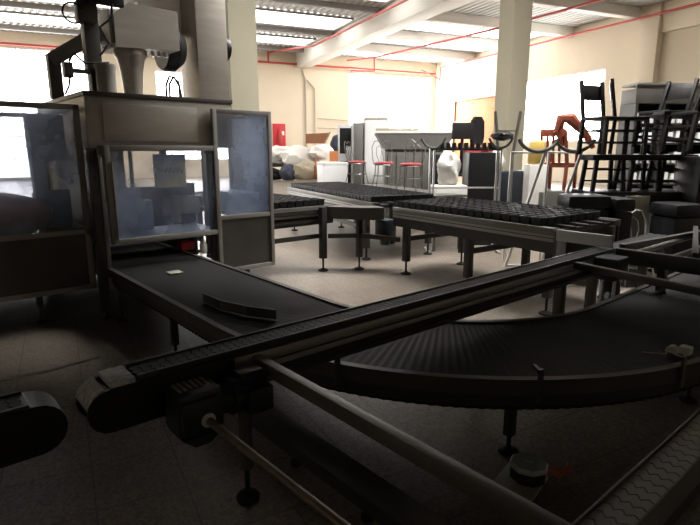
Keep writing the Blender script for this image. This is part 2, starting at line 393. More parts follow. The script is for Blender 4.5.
mb = MB(); mb.box(1.5, 2.78, 5.5, 6.2, .66, .72); mb.box(1.55, 2.2, 6.0, 6.1, .72, 1.05, .02); mb.build('inner_deck', 'bluegrey', mach)
# left enclosure
lc = thing('machine_enclosure', 'left glazed stainless enclosure holding a pinkish plastic sack', 'machine enclosure', (0, 5.8, 0))
lcx0, lcx1, fy, by = -1.6, 1.36, 5.34, 7.0
mb = MB()
for x_ in (lcx0, 0.02 - .3 - .35, lcx1 - .055):
    mb.box(x_, x_ + .055, fy, fy + .055, .30, 2.0, .006); mb.box(x_, x_ + .055, by - .055, by, .30, 2.0, .006)
for z_ in (.30, .83, 1.955):
    for y_ in (fy + .003, by - .053): mb.box(lcx0, lcx1, y_, y_ + .05, z_, z_ + .045, .004)
    for x_ in (lcx0 + .002, lcx1 - .052): mb.box(x_, x_ + .05, fy, by, z_, z_ + .045, .004)
mb.build('frame', 'lightframe', lc)
mb = MB(); mb.box(lcx0 + .05, lcx1 - .055, fy + .015, fy + .025, .345, .83); mb.box(lcx1 - .03, lcx1 - .02, fy + .06, by - .05, .345, .83); mb.build('lower_panel', 'steeld', lc)
mb = MB(); mb.box(lcx0 + .03, lcx1 - .03, fy + .03, by - .03, .80, .83); mb.build('deck', 'steeld', lc)
mb = MB(); mb.box(-.6, lcx1 - .055, fy + .025, fy + .032, .875, 1.955); mb.build('glass_pane', 'glass', lc)
mb = MB(); mb.box(-.6, lcx1 - .055, by - .03, by - .024, .875, 1.955); mb.build('glass_pane', 'glass', lc)
mb = MB(); mb.box(1.02, 1.33, 5.8, 6.0, 1.5, 1.93, .02); mb.box(1.02, 1.14, 5.82, 5.95, .83, 1.52, .02); mb.box(1.12, 1.33, 5.84, 5.9, .83, 1.22, .02)
mb.build('control_housing', 'bluegrey', lc)
for (x0, y0) in ((lcx0 + .1, fy + .1), (.9, 5.56), (lcx0 + .1, by - .1), (1.25, by - .1)):
    mb = MB(); mb.lathe((x0, y0, 0), [(.05, 0), (.05, .015), (.016, .03), (.016, .18)], 12); mb.box(x0 - .025, x0 + .025, y0 - .025, y0 + .025, .16, .32); mb.build('leg', 'frame', lc)
mb = MB(); mb.box(lcx0 + .06, lcx1 - .06, by - .04, by - .02, .02, .83); mb.build('rear_shade_skirt', 'steeld', lc)  # rear sheet added to keep the floor under the enclosure dark
# sack and block inside
mb = MB(); mb.blob((.62, 5.72, 1.01), (.50, .26, .22), 3, .06, 4, flat=.175)
one('plastic_sack', mb, 'pink', 'pinkish brown plastic sack lying behind the left glass pane', 'sack')
mb = MB(); mb.box(1.0, 1.14, 5.42, 5.5, .832, .90, .008); one('switch_block', mb, 'card', 'small dark red block beside the sack behind the left glass', 'block')
# right enclosure
rc = thing('machine_enclosure', 'narrow right glazed enclosure with dark steel lower door', 'machine enclosure', (3.1, 5.8, 0))
rx0, rx1, ry0, ry1, rm = 2.60, 3.31, 5.23, 6.2, 2.90
mb = MB()
vframe(mb, rx0, rx1, ry0, ry0 + .05, .27, 2.02, .045)
mb.box(rx0 + .045, rx1 - .045, ry0 + .004, ry0 + .046, .86, .905, .004)
for x_ in (rm, rx1 - .045): mb.box(x_, x_ + .045, ry1 - .045, ry1, .27, 2.02, .005)
for z_ in (.27, .86, 1.975):
    mb.box(rm + .045, rx1 - .045, ry1 - .042, ry1 - .003, z_, z_ + .045, .004)
    for x_ in (rm + .002, rx1 - .043): mb.box(x_, x_ + .041, ry0 + .05, ry1 - .045, z_, z_ + .045, .004)
mb.build('frame', 'lightframe', rc)
mb = MB(); mb.box(rx0 + .045, rx1 - .045, ry0 + .018, ry0 + .03, .315, .86); mb.box(rx1 - .02, rx1 - .01, ry0 + .05, ry1 - .045, .315, .86); mb.build('lower_panel', 'steeld', rc)
mb = MB(); mb.box(rx0 + .045, rx1 - .045, ry0 + .022, ry0 + .028, .905, 1.975); mb.build('glass_pane', 'glass', rc)
mb = MB(); mb.box(rx1 - .026, rx1 - .02, ry0 + .05, ry1 - .045, .905, 1.975); mb.build('glass_pane', 'glass', rc)
mb = MB(); mb.box(rm + .05, rx1 - .06, ry0 + .2, ry1 - .1, .87, 1.12, .02); mb.build('inner_panel', 'bluegrey', rc)
for (x0, y0) in ((3.15, 5.62), (rm + .06, ry1 - .1), (rx1 - .08, ry1 - .1)):
    mb = MB(); mb.lathe((x0, y0, 0), [(.045, 0), (.045, .015), (.015, .03), (.015, .2)], 12); mb.box(x0 - .022, x0 + .022, y0 - .022, y0 + .022, .12, .30); mb.build('leg', 'frame', rc)
mb = MB(); mb.box(rm, rx1, ry0 + .05, ry1, .27, .29); mb.build('floor_plate', 'steeld', rc)
# things on the roof
hop = thing('filler_head', 'stainless box on a thick vertical pipe on the machine roof', 'filler head', (2.1, 6.0, 2.12))
mb = MB(); mb.prism([(1.9, 2.62), (2.57, 2.66), (2.57, 3.05), (2.06, 3.06), (1.9, 2.94)], 5.86, 6.35, 'y'); mb.build('housing', 'steel', hop)
mb = MB(); mb.lathe((2.1, 6.05, 2.12), [(.09, 0), (.115, .3), (.14, .42), (.17, .46), (.17, .51)], 24); mb.build('neck_pipe', 'steel', hop)
mb = MB(); mb.box(1.86, 1.9, 5.9, 6.3, 2.66, 2.98, .01); mb.build('end_plate', 'lightframe', hop)
mb = MB()
for i in range(3): mb.lathe((2.3 + .07 * i, 5.95, 2.585), [(.022, 0), (.022, .05)], 10)
mb.build('fittings', 'chrome', hop)
duct = thing('exhaust_duct', 'tall stainless duct with black round fans behind the machine roof', 'duct', (3.0, 6.55, 2.12))
mb = MB(); mb.box(2.98, 3.38, 6.3, 6.8, 2.1 + .02, 4.3, .012); mb.build('duct_body', 'steel', duct)
mb = MB(); mb.lathe((3.37, 6.5, 2.86), [(.02, -.0), (.15, .0), (.16, .03), (.15, .1), (.03, .11)], 20, 'x'); mb.build('fan', 'black', duct)
mb = MB(); mb.lathe((2.62, 6.5, 2.78), [(.05, 0), (.24, .0), (.26, .05), (.26, .14), (.18, .24)], 24, 'x'); mb.build('fan', 'black', duct)
mb = MB(); mb.box(2.3, 2.98, 6.7, 6.8, 2.98, 4.3, .01); mb.build('side_panel', 'offwhite', duct)
mast = thing('lifting_mast', 'dark upright mast with hoses and valves at the roof corner', 'mast', (1.62, 6.0, 2.12))
mb = MB(); mb.box(1.62, 1.76, 5.8, 5.95, 2.12, 2.36, .01); mb.box(1.60, 1.74, 5.82, 5.95, 2.36, 3.2, .01); mb.box(1.55, 1.72, 5.8, 5.93, 2.8, 3.0, .02); mb.build('post', 'steeld', mast)
mb = MB(); mb.lathe((1.73, 5.72, 2.12), [(.09, 0), (.09, .24), (.1, .26), (.1, .3)], 16); mb.build('glass_cup', 'lightframe', mast)
mb = MB(); mb.box(1.38, 1.46, 5.78, 5.88, 2.28, 2.42, .01); mb.box(1.46, 1.62, 5.82, 5.86, 2.33, 2.37); mb.build('valve_box', 'steeld', mast)
mb = MB(); mb.box(1.62, 1.98, 5.75, 5.83, 2.98, 3.08, .02); mb.box(1.5, 1.64, 5.76, 5.86, 3.0, 3.12, .02); mb.build('cylinder_block', 'black', mast)
mb = MB()
mb.tube(arc((1.5, 5.76, 2.86), .09, 30, 300, 14, plane='xz'), .009, 6); mb.tube([(1.86, 5.76, 3.0), (1.84, 5.74, 2.86), (1.72, 5.74, 2.76), (1.8, 5.74, 2.62), (1.7, 5.74, 2.5)], .012, 6)
mb.tube([(1.42, 5.76, 2.42), (1.47, 5.76, 2.5), (1.56, 5.76, 2.42), (1.78, 5.75, 2.44)], .012, 6); mb.tube([(1.36, 5.76, 2.12), (1.40, 5.76, 2.2), (1.42, 5.76, 2.3)], .01, 6)
mb.build('hoses', 'rubber', mast)
arm = thing('inclined_arm', 'grey steel post and sloping arm left of the mast', 'arm', (1.3, 6.4, 2.12))
mb = MB(); mb.beam((1.43, 6.4, 2.12), (1.43, 6.4, 2.56), .12, .12, .01); mb.build('post', 'steeld', arm)
mb = MB(); mb.beam((1.40, 6.4, 2.5), (2.35, 6.4, 3.15), .14, .14, .01); mb.build('arm', 'greysteel', arm)
mb = MB(); mb.tube([(2.24, 5.5, 2.12), (2.24, 5.5, 2.24), (2.28, 5.5, 2.33), (2.33, 5.5, 2.33), (2.38, 5.5, 2.24), (2.38, 5.5, 2.12)], .012, 8); mb.tube([(2.30, 5.56, 2.12), (2.30, 5.56, 2.26), (2.35, 5.56, 2.34), (2.40, 5.56, 2.3), (2.43, 5.56, 2.12)], .012, 8)
one('cable_loop', mb, 'rubber', 'pair of black hose loops on the machine roof right of the thick pipe', 'hose')
mb = MB(); mb.box(2.36, 2.74, 6.3, 6.34, 1.16, 1.55, .005)
o = mb.build('interior_sign', 'yellow', mach); o['label'] = 'pale yellow printed board with a brown script word'
mb = MB(); mb.tube([(2.40 + .30 * k / 40, 6.295, 1.36 + .035 * math.sin(k * .95) + (.03 if k in (4, 5) else 0)) for k in range(41)], .007, 5); mb.build('script_line', 'card', o)
mb = MB(); mb.box(2.36, 2.74, 6.29, 6.30, 1.47, 1.55); mb.build('teal_band', 'bluegrey', o)

# ================================================================ CURVED BELT CONVEYOR
CX, CY, RO, RI = 3.65, 2.95, 2.21, 1.31; RM = (RO + RI) / 2
def bpath(step):
    p = []; y = 7.1
    while y > CY: p.append((Vector((CX - RM, y)), Vector((-1, 0)))); y -= step
    n = int(RM * PI / 2 / step)
    for k in range(n + 1):
        a = PI + PI / 2 * k / n; d = Vector((math.cos(a), math.sin(a))); p.append((Vector((CX, CY)) + d * RM, d))
    x = CX + step
    while x < 8.2: p.append((Vector((x, CY - RM)), Vector((0, -1)))); x += step
    return p
def sweep(mb, prof_fn, step=.04, rng=None):
    prev = None; P = bpath(step)
    if rng: P = P[int(rng[0] * len(P)):int(rng[1] * len(P))]
    for i, (c, d) in enumerate(P):
        ring = [mb.bm.verts.new((c.x + d.x * o, c.y + d.y * o, z)) for o, z in prof_fn(i)]
        n = len(ring)
        if prev:
            for k in range(n): mb.bm.faces.new((prev[k], prev[(k + 1) % n], ring[(k + 1) % n], ring[k]))
        else: mb.bm.faces.new(ring)
        prev = ring
    mb.bm.faces.new(prev[::-1]); return mb
hw = (RO - RI) / 2
cb = thing('curved_conveyor', 'wide dark curved belt conveyor sweeping from the machine to the right', 'conveyor', (2.3, 1.7, 0))
sweep(MB(), lambda i: [(-hw + .03, .488), (hw - .03, .488), (hw - .03, .499 + .0022 * (i % 2)), (0, .499 + .0022 * (i % 2)), (-hw + .03, .499 + .0022 * (i % 2))], .02).build('belt', 'belt', cb, smooth=False)
for s_, nm in ((1, 'outer_rail'), (-1, 'inner_rail')):
    a, b = (hw - .028, hw + .015) if s_ > 0 else (-hw - .015, -hw + .028)
    sweep(MB(), lambda i: [(a, .43), (b, .43), (b, .512), (a, .512)], .05).build(nm, 'steeld' if s_ > 0 else 'steeld', cb)
sweep(MB(), lambda i: [(-hw + .03, .33), (hw - .03 - .008 * (i % 2), .33), (hw - .03 - .008 * (i % 2), .345), (-hw + .03, .345)], .025).build('return_belt', 'belt', cb, smooth=False)
sweep(MB(), lambda i: [(hw - .035, .355), (hw - .02, .355), (hw - .02, .43), (hw - .035, .43)], .05).build('skirt', 'frame', cb)
mid = []
def cleg(x, y, root, top=.43, r=.025):
    mb = MB(); mb.box(x - r, x + r, y - r, y + r, .1, top, .004); l_ = mb.build('leg', 'frame', root)
    mb = MB(); mb.lathe((x, y, 0), [(.055, 0), (.055, .012), (.03, .025), (.012, .035), (.012, .11)], 14); mb.build('foot', 'rubber', l_)
for (x, y) in ((2.34, 1.42), (1.50, 5.1), (2.3, 5.1), (1.52, 3.9), (2.26, 3.7), (3.75, 1.0), (4.0, 1.58), (5.4, .8), (5.4, 1.6), (2.78, 1.95)):
    cleg(x, y, cb)
for ang in (205, 231, 252):
    a = math.radians(ang); d = Vector((math.cos(a), math.sin(a), 0)); c = Vector((CX, CY, 0)) + d * (RO + .022)
    mb = MB(); mb.beam(c + Vector((0, 0, .40)), c + Vector((0, 0, .57)), .035, .012); mb.beam(c + Vector((0, 0, .55)), c - d * .09 + Vector((0, 0, .55)), .02, .02); mb.build('guide_bracket', 'steeld', cb)
mb = MB()
ap = [Vector((1.62, 3.55)), Vector((1.63, 3.3)), Vector((1.70, 3.05)), Vector((1.80, 2.86))]
for p, q in zip(ap, ap[1:]): mb.beam((p.x, p.y, .54), (q.x, q.y, .54), .012, .066)
mb.build('side_deflector', 'steeld', cb)['label'] = 'pale curved deflector strip standing on the belt'
mb = MB(); mb.box(1.78, 1.90, 4.55, 4.67, .506, .516, .002); one('plastic_tag', mb, 'plate', 'small grey square plate lying on the dark belt near the machine', 'plate')
mb = MB(); mb.lathe((3.07, .93, .535), [(.008, 0), (.028, .002), (.028, .05), (.008, .052)], 14, 'x'); mb.box(3.15, 3.21, .86, .92, .506, .55, .01); mb.tube([(3.02, 1.05, .51), (3.05, .99, .512), (3.07, .95, .515)], .003, 6)
one('tape_scrap', mb, 'paper', 'small white paper roll and crumpled scrap lying on the belt edge at right', 'scrap')
mb = MB(); mb.box(2.33, 2.49, 5.6, 5.75, .506, .6, .02); one('red_packet', mb, 'red', 'red packet on the belt under the machine window', 'packet')
mb = MB(); mb.lathe((2.46, 5.32, .506), [(.03, 0), (.04, .02), (.04, .1), (.02, .13), (.02, .15)], 12); one('white_bottle', mb, 'white', 'small white bottle on the belt edge beside the red packet', 'bottle')

# ================================================================ STRAIGHT CHAIN CONVEYOR
def slat_chain(mb, x0, x1, yc, w, z, pitch=.036, gap=.004, zig=.006):
    x = x0
    while x < x1:
        n = 6; L = []; Rr = []
        for k in range(n + 1):
            yy = yc - w / 2 + w * k / n; off = zig * (1 if (k // 1) % 2 else -1) if 0 < k < n else 0
            L.append((x + off, yy)); Rr.append((x + pitch - gap + off, yy))
        mb.prism(L + Rr[::-1], z - .008, z); x += pitch
    return mb
def stadium(x0, x1, z0, z1, n=8, left=True, right=True):
    r = (z1 - z0) / 2; zc = (z0 + z1) / 2; p = []
    if left: p += [(x0 + r + math.cos(math.radians(a)) * r, zc + math.sin(math.radians(a)) * r) for a in [90 + 180 * k / n for k in range(n + 1)]]
    else: p += [(x0, z1), (x0, z0)]
    if right: p += [(x1 - r + math.cos(math.radians(a)) * r, zc + math.sin(math.radians(a)) * r) for a in [-90 + 180 * k / n for k in range(n + 1)]]
    else: p += [(x1, z0), (x1, z1)]
    return p
sc = thing('chain_conveyor', 'long narrow dark chain conveyor crossing the curved belt, motor at its near end', 'conveyor', (1.07, 1.97, 0))
slat_chain(MB(), .59, 5.7, 1.965, .115, .782).build('slat_chain', 'darkchain', sc, smooth=False)
mb = MB(); mb.prism(stadium(.405, .98, .60, .765, right=False), 1.885, 1.90, 'y'); mb.prism(stadium(.405, .98, .60, .765, right=False), 2.03, 2.045, 'y'); mb.build('head_plate', 'black', sc)
mb = MB(); mb.prism(stadium(.44, .99, .62, .755, right=False), 1.90, 2.03, 'y'); mb.build('head_core', 'black', sc)
mb = MB(); mb.prism([(.408, .70), (.406, .71), (.425, .745), (.465, .772), (.475, .764), (.44, .738), (.422, .70)], 1.89, 2.04, 'y'); mb.box(.49, .58, 1.888, 2.042, .766, .784, .003); mb.build('worn_nose_plate', 'peel', sc)['label'] = 'nose plate with chipped white paint'
mb = MB(); mb.box(.98, 5.7, 1.90, 2.03, .60, .772); mb.build('chain_bed', 'frame', sc)
for z0, z1, m_ in ((.705, .75, 'profile'), (.67, .695, 'profile')):
    mb = MB(); mb.box(.98, 5.7, 1.885, 1.90, z0, z1, .002); mb.box(.98, 5.7, 2.03, 2.045, z0, z1, .002); mb.build('side_profile', m_, sc)
mb = MB(); mb.box(.59, 5.7, 1.893, 1.905, .765, .788, .002); mb.box(.59, 5.7, 2.025, 2.037, .765, .788, .002); mb.build('wear_strip', 'frame', sc)
mb = MB(); mb.box(.98, 5.7, 1.89, 1.91, .60, .625, .002); mb.build('lower_profile', 'frame', sc)
def tubeleg(x, y, top, root, r=.032):
    mb = MB(); mb.lathe((x, y, 0), [(r, .16), (r * 1.1, .17), (r, .18), (r, top)], 8); l_ = mb.build('leg', 'steeld', root)
    mb = MB(); mb.lathe((x, y, 0), [(.052, 0), (.055, .012), (.04, .03), (.012, .04), (.012, .165)], 16); mb.build('foot', 'rubber', l_)
tubeleg(1.07, 1.99, .60, sc)
for x in (3.82, 4.35, 5.4):
    mb = MB(); mb.box(x - .035, x + .035, 1.93, 2.0, .08, .6, .004); l_ = mb.build('leg', 'steeld', sc)
    mb = MB(); mb.lathe((x, 1.965, 0), [(.055, 0), (.055, .012), (.012, .03), (.012, .09)], 14); mb.build('foot', 'rubber', l_)
mb = MB(); mb.box(1.02, 1.12, 1.87, 2.06, .55, .62, .004); mb.build('leg_bracket', 'frame', sc)
gm = thing('gear_motor', 'dark geared motor bolted to the near side of the long conveyor', 'motor', (.8, 1.84, .5))
mb = MB(); mb.box(.67, .85, 1.74, 1.884, .55, .725, .025); mb.box(.68, .84, 1.72, 1.76, .575, .70, .01)
mb.prism([(.68, .55), (.73, .51), (.79, .51), (.84, .55)], 1.74, 1.86, 'y'); mb.build('gearbox', 'motor', gm)
mb = MB()
for i in range(6): mb.box(.695 + .022 * i, .705 + .022 * i, 1.78, 1.86, .722, .731, .002)
mb.build('gearbox_ribs', 'plate', gm)
mb = MB(); mb.lathe((.85, 1.80, .64), [(.05, 0), (.06, .02), (.06, .045), (.075, .05), (.075, .17), (.065, .19), (.065, .20), (.03, .205)], 20, 'x'); mt = mb.build('motor_body', 'motor', gm)
mb = MB()
for k in range(14):
    a = 2 * PI * k / 14; mb.beam((.93, 1.80 + math.cos(a) * .075, .64 + math.sin(a) * .075), (1.03, 1.80 + math.cos(a) * .075, .64 + math.sin(a) * .075), .014, .006, up=(0, math.cos(a), math.sin(a)))
mb.build('cooling_fins', 'motor', mt)
mb = MB(); mb.box(.94, 1.05, 1.70, 1.75, .58, .68, .008); mb.box(.94, 1.04, 1.76, 1.83, .70, .735, .008); mb.build('terminal_box', 'motor', gm)
mb = MB(); mb.lathe((.775, 1.715, .615), [(.016, -.003), (.028, 0), (.028, .012), (.016, .015)], 16, 'y'); mb.build('shaft_collar', 'chrome', gm)
mb = MB(); mb.tube([(.775, 1.708, .615), (.82, .30, .60)], .0155, 14); one('drive_shaft', mb, 'rust', 'brownish round shaft running from the gear motor towards the viewer', 'shaft')
# cross bars
mb = MB(); mb.box(1.06, 1.10, .45, 1.884, .69, .745, .003); o = one('cross_bar', mb, 'greysteel', 'grey rectangular steel bar joining the long conveyor and the grey slat chain', 'bar')
mb = MB(); mb.beam((3.86, 1.88, .745), (3.62, .45, .745), .05, .05, .004); one('cross_bar', mb, 'steeld', 'far steel guide bar above the curved belt at right', 'bar')
# near grey slat chain conveyor
nc = thing('chain_conveyor', 'grey slat chain conveyor entering the bottom right corner', 'conveyor', (2.3, .42, 0))
slat_chain(MB(), .3, 3.9, .415, .082, .782, pitch=.042, gap=.005, zig=.008).build('slat_chain', 'chain', nc, smooth=False)
mb = MB(); mb.box(.3, 3.9, .366, .372, .70, .788, .002); mb.box(.3, 3.9, .458, .464, .70, .788, .002); mb.build('side_profile', 'greysteel', nc)
mb = MB(); mb.box(.3, 3.9, .374, .456, .64, .77); mb.build('chain_bed', 'frame', nc)
tubeleg(.6, .415, .64, nc); tubeleg(3.3, .415, .64, nc)
# conveyor end at the left edge
le = thing('chain_conveyor', 'rounded black conveyor end poking in at the left edge', 'conveyor', (-.9, 2.0, 0))
mb = MB(); mb.prism(stadium(-2.4, .345, .60, .775, n=10, left=False), 1.89, 2.04, 'y'); mb.build('end_plate', 'black', le)
mb = MB(); mb.box(-2.4, .24, 1.895, 1.905, .765, .785, .002); mb.box(-2.4, .24, 2.03, 2.04, .765, .785, .002); mb.build('wear_strip', 'frame', le)
slat_chain(MB(), -2.4, .2, 1.967, .115, .778).build('slat_chain', 'darkchain', le, smooth=False)
mb = MB(); mb.prism([(.24, .778), (.24, .765), (.28, .745), (.31, .71), (.318, .715), (.29, .755)], 1.90, 2.03, 'y'); mb.build('nose_strip', 'peel', le)
tubeleg(-1.2, 1.965, .60, le)
mb = MB(); mb.tube([(-.9, 2.17, .80), (-.2, 2.17, .80), (.34, 2.17, .78), (.53, 2.17, .79)], .006, 8); mb.beam((-.45, 2.17, .80), (-.45, 2.04, .74), .01, .01); mb.build('guide_rod', 'chrome', le)['label'] = 'thin bright guide rod'
# low channel on floor
lo = thing('floor_channel', 'low dark channel rail with rounded end on the floor under the cross bar', 'channel', (1.35, 1.4, 0))
mb = MB()
mb.prism([(1.33, 2.42), (1.36, 2.47), (1.40, 2.49), (1.44, 2.46), (1.46, 2.40), (1.47, .9), (1.33, .9)], .10, .17); mb.build('rail', 'frame', lo)
mb = MB(); mb.box(1.325, 1.475, .9, 2.38, .168, .176, .002); mb.build('top_strip', 'steeld', lo)
for y in (2.07, 1.52, 1.0):
    mb = MB(); mb.lathe((1.40, y, 0), [(.03, 0), (.03, .02), (.014, .03), (.014, .10)], 12); mb.build('foot', 'rubber', lo)
# floor box
fb = thing('junction_box', 'octagonal grey-lidded junction box with wires on the floor near the slat chain', 'junction box', (2.19, 1.21, 0))
mb = MB(); mb.box(1.98, 2.26, 1.12, 1.32, 0, .02, .003, Matrix.Translation((2.12, 1.22, 0)) @ Matrix.Rotation(.2, 4, 'Z') @ Matrix.Translation((-2.12, -1.22, 0))); mb.build('base_plate', 'plate', fb)
mb = MB(); mb.lathe((2.19, 1.21, .02), [(.088, 0), (.088, .055), (.08, .06)], 8); mb.build('body', 'black', fb)
mb = MB(); mb.lathe((2.19, 1.21, .08), [(.094, 0), (.096, .012), (.086, .024), (.02, .028), (.015, .034)], 8); mb.build('lid', 'lid', fb)
mb = MB()
for i in range(5):
    r1 = random.Random(i); mb.tube([(2.27, 1.16, .03 + .01 * i)] + [(2.30 + .03 * k + r1.uniform(-.01, .01), 1.13 - .012 * k + r1.uniform(-.03, .03), .02 + .012 * ((k + i) % 4)) for k in range(4)], .005, 6)
mb.build('wires', 'copper', fb)

# ================================================================ FAR TRAY CONVEYORS
def far_leg(x, y, top, root, w=.04):
    mb = MB(); mb.box(x - w, x + w, y - w, y + w, .17, top, .004); l_ = mb.build('leg', 'frame', root)
    mb = MB(); mb.lathe((x, y, 0), [(.07, 0), (.07, .012), (.03, .03), (.013, .04), (.013, .18)], 14); mb.build('foot', 'rubber', l_)
def Frame(origin, ang):
    return Matrix.Translation((origin[0], origin[1], 0)) @ Matrix.Rotation(ang, 4, 'Z')
def tray_conveyor(label, origin, ang, L, Wd, name='tray_conveyor'):
    """u along the line, v across away from the viewer; near edge v=0"""
    F = Frame(origin, ang); root = thing(name, label, 'conveyor', F @ Vector((L / 2, Wd / 2, 0)))
    mb = MB()
    mb.box(0, L, 0, .03, .80, .87, .004, F); mb.box(0, L, Wd - .03, Wd, .80, .87, .004, F); mb.build('side_rail', 'greysteel', root)
    mb = MB(); mb.box(0, L, .005, .035, .775, .797, .002, F); mb.box(0, L, .005, .035, .735, .765, .002, F); mb.build('side_profile', 'profile', root)
    for va in (.012, Wd - .03):
        mb = MB(); mb.box(0, L, va, va + .018, .62, .80, 0, F); mb.build('side_beam', 'frame', root)
    mb = MB()
    for k in range(5): v = .1 + (Wd - .2) * k / 4; mb.box(0, L, v - .03, v + .03, .84, .862, 0, F)
    mb.build('carry_strip', 'frame', root)
    mb = MB()
    n = max(2, int(L / .6))
    for k in range(n): u = .1 + (L - .2) * k / (n - 1); mb.box(u - .03, u + .03, .03, Wd - .03, .78, .83, 0, F)
    mb.build('cross_member', 'frame', root)
    return root, F
# pan prototype : one strap of wells, along local y, width ~1.1
def make_pans(name, Wd, n):
    root = bpy.data.objects.new(name, None); C.objects.link(root); root.empty_display_size = .05
    mb = MB(); w = Wd / n
    for k in range(n):
        y0 = k * w + .006; y1 = (k + 1) * w - .006; t = .006
        # hollow well with floor, slightly tapered walls
        a = [(-.055, y0), (.055, y0), (.055, y1), (-.055, y1)]
        i_ = [(-.047, y0 + .008), (.047, y0 + .008), (.047, y1 - .008), (-.047, y1 - .008)]
        bt = [(-.045, y0 + .012), (.045, y0 + .012), (.045, y1 - .012), (-.045, y1 - .012)]
        B = mb.bm
        V = lambda P, z: [B.verts.new((x_, y_, z)) for x_, y_ in P]
        ob = V(bt, 0); ot = V(a, .085); it = V(i_, .085); ib = V(bt, .01)
        B.faces.new(ob[::-1]); B.faces.new(ib)
        for q in range(4):
            r_ = (q + 1) % 4
            B.faces.new((ob[q], ob[r_], ot[r_], ot[q])); B.faces.new((ot[q], ot[r_], it[r_], it[q])); B.faces.new((it[q], it[r_], ib[r_], ib[q]))
    mb.build('wells', 'tray', root)
    mb = MB(); mb.tube([(-.058, .01, .08), (-.058, Wd - .01, .08), (.058, Wd - .01, .08), (.058, .01, .08)], .005, 6, True); mb.build('rim_band', 'black', root)
    return root
def lay_pans(F, u0, u1, v0, Wd, n, label, grp, step=.122):
    proto = make_pans('pan_strap', Wd, n); proto['label'] = label; proto['category'] = 'baking pan'; proto['group'] = grp
    u = u0 + step / 2; k = 0; ang = F.to_euler().z
    while u + step / 2 <= u1 + 1e-6:
        r = proto if k == 0 else dup(proto, (0, 0, 0))
        p = F @ Vector((u, v0, .863)); r.location = p; r.rotation_euler = (0, 0, ang + random.uniform(-.008, .008)); u += step; k += 1
# conveyor B : near line
angB = math.atan2(2.58 - 4.89, 4.72 - 4.95)
# u runs from far end (4.95,4.95) towards the right; v must point away (+x): left-hand of u is +x when u points to -y
B_, FB = tray_conveyor('black-pan tray conveyor at right behind the straight chain conveyor', (4.95, 4.93), angB, 2.4, 1.2)
for (u, v) in ((.22, .06), (1.3, .06), (2.35, .06), (.22, 1.1), (1.3, 1.1), (2.35, 1.1)):
    p = FB @ Vector((u, v, 0)); far_leg(p.x, p.y, .80 if v > .5 else .868, B_)
for u in (.22, 1.3, 2.35):
    mb = MB(); mb.box(u - .02, u + .02, .1, 1.08, .44, .50, 0, FB); mb.build('stretcher', 'frame', B_)
lay_pans(FB, .02, 2.25, .04, 1.1, 8, 'black pan strap lying across the right tray conveyor', 'pan straps on the right tray conveyor')
angC = math.atan2(4.95 - 9.0, 4.95 - 6.05)
C_, FC = tray_conveyor('middle tray conveyor full of black pans in front of the wire chairs', (6.08, 9.1), angC, 3.75, 1.2)
for (u, v) in ((.25, .06), (3.45, .06), (.25, 1.1), (2.4, 1.1), (3.5, 1.12)):
    p = FC @ Vector((u, v, 0)); far_leg(p.x, p.y, .80, C_)
mb = MB(); mb.box(.2, 3.5, .05, .09, .44, .50, 0, FC); mb.box(.2, 3.5, 1.08, 1.12, .44, .50, 0, FC); mb.build('stretcher', 'frame', C_)
lay_pans(FC, .05, 3.7, .05, 1.1, 8, 'black pan strap lying across the middle tray conveyor', 'pan straps on the middle tray conveyor')
D_, FD = tray_conveyor('left tray conveyor of black pans coming out beside the glazed enclosure', (3.34, 5.66), 0, 1.2, 2.5)
for (u, v) in ((.94, -.09), (.3, 2.3), (1.15, 2.3)):
    p = FD @ Vector((u, v, 0)); far_leg(p.x, p.y, .86 if v < 0 else .80, D_)
mb = MB(); mb.box(0, .96, -.05, 0, .78, .83, 0, FD); mb.box(0, .96, -.03, .0, .66, .70, 0, FD); mb.box(0, .92, -.03, 0, .44, .50, 0, FD); mb.box(.05, .11, 0, 2.3, .44, .5, 0, FD); mb.build('stretcher', 'frame', D_)
lay_pans(FD, .0, 1.2, .05, 2.4, 18, 'black pan strap lying across the left tray conveyor', 'pan straps on the left tray conveyor')
# corner transfer with leg + motor
ct = thing('transfer_table', 'dark corner transfer table with motor between the tray conveyors', 'conveyor', (4.7, 5.3, 0))
mb = MB(); mb.prism([(4.36, 5.62), (4.58, 5.64), (4.95, 5.25), (4.86, 5.0), (4.62, 5.15)], .70, .86); mb.build('housing', 'steeld', ct)
far_leg(4.71, 5.32, .72, ct, .035)
mb = MB(); mb.box(4.88, 5.08, 4.98, 5.2, .42, .69, .02); mb.lathe((4.98, 5.1, .34), [(.06, 0), (.07, .02), (.07, .1)], 14); mb.build('motor', 'motor', ct)
mb = MB(); mb.beam((4.35, 5.55, .47), (4.70, 5.32, .47), .04, .06); mb.beam((4.72, 5.30, .47), (4.87, 4.72, .47), .04, .06); mb.build('stretcher', 'frame', ct)
# pale end plate
mb = MB(); mb.beam((4.69, 2.49, .81), (4.47, 1.88, .845), .015, .09)
mb.beam((4.69, 2.49, .86), (4.47, 1.88, .895), .04, .02)
one('guide_plate', mb, 'greysteel', 'pale upright steel plate at the end of the right tray conveyor', 'plate')
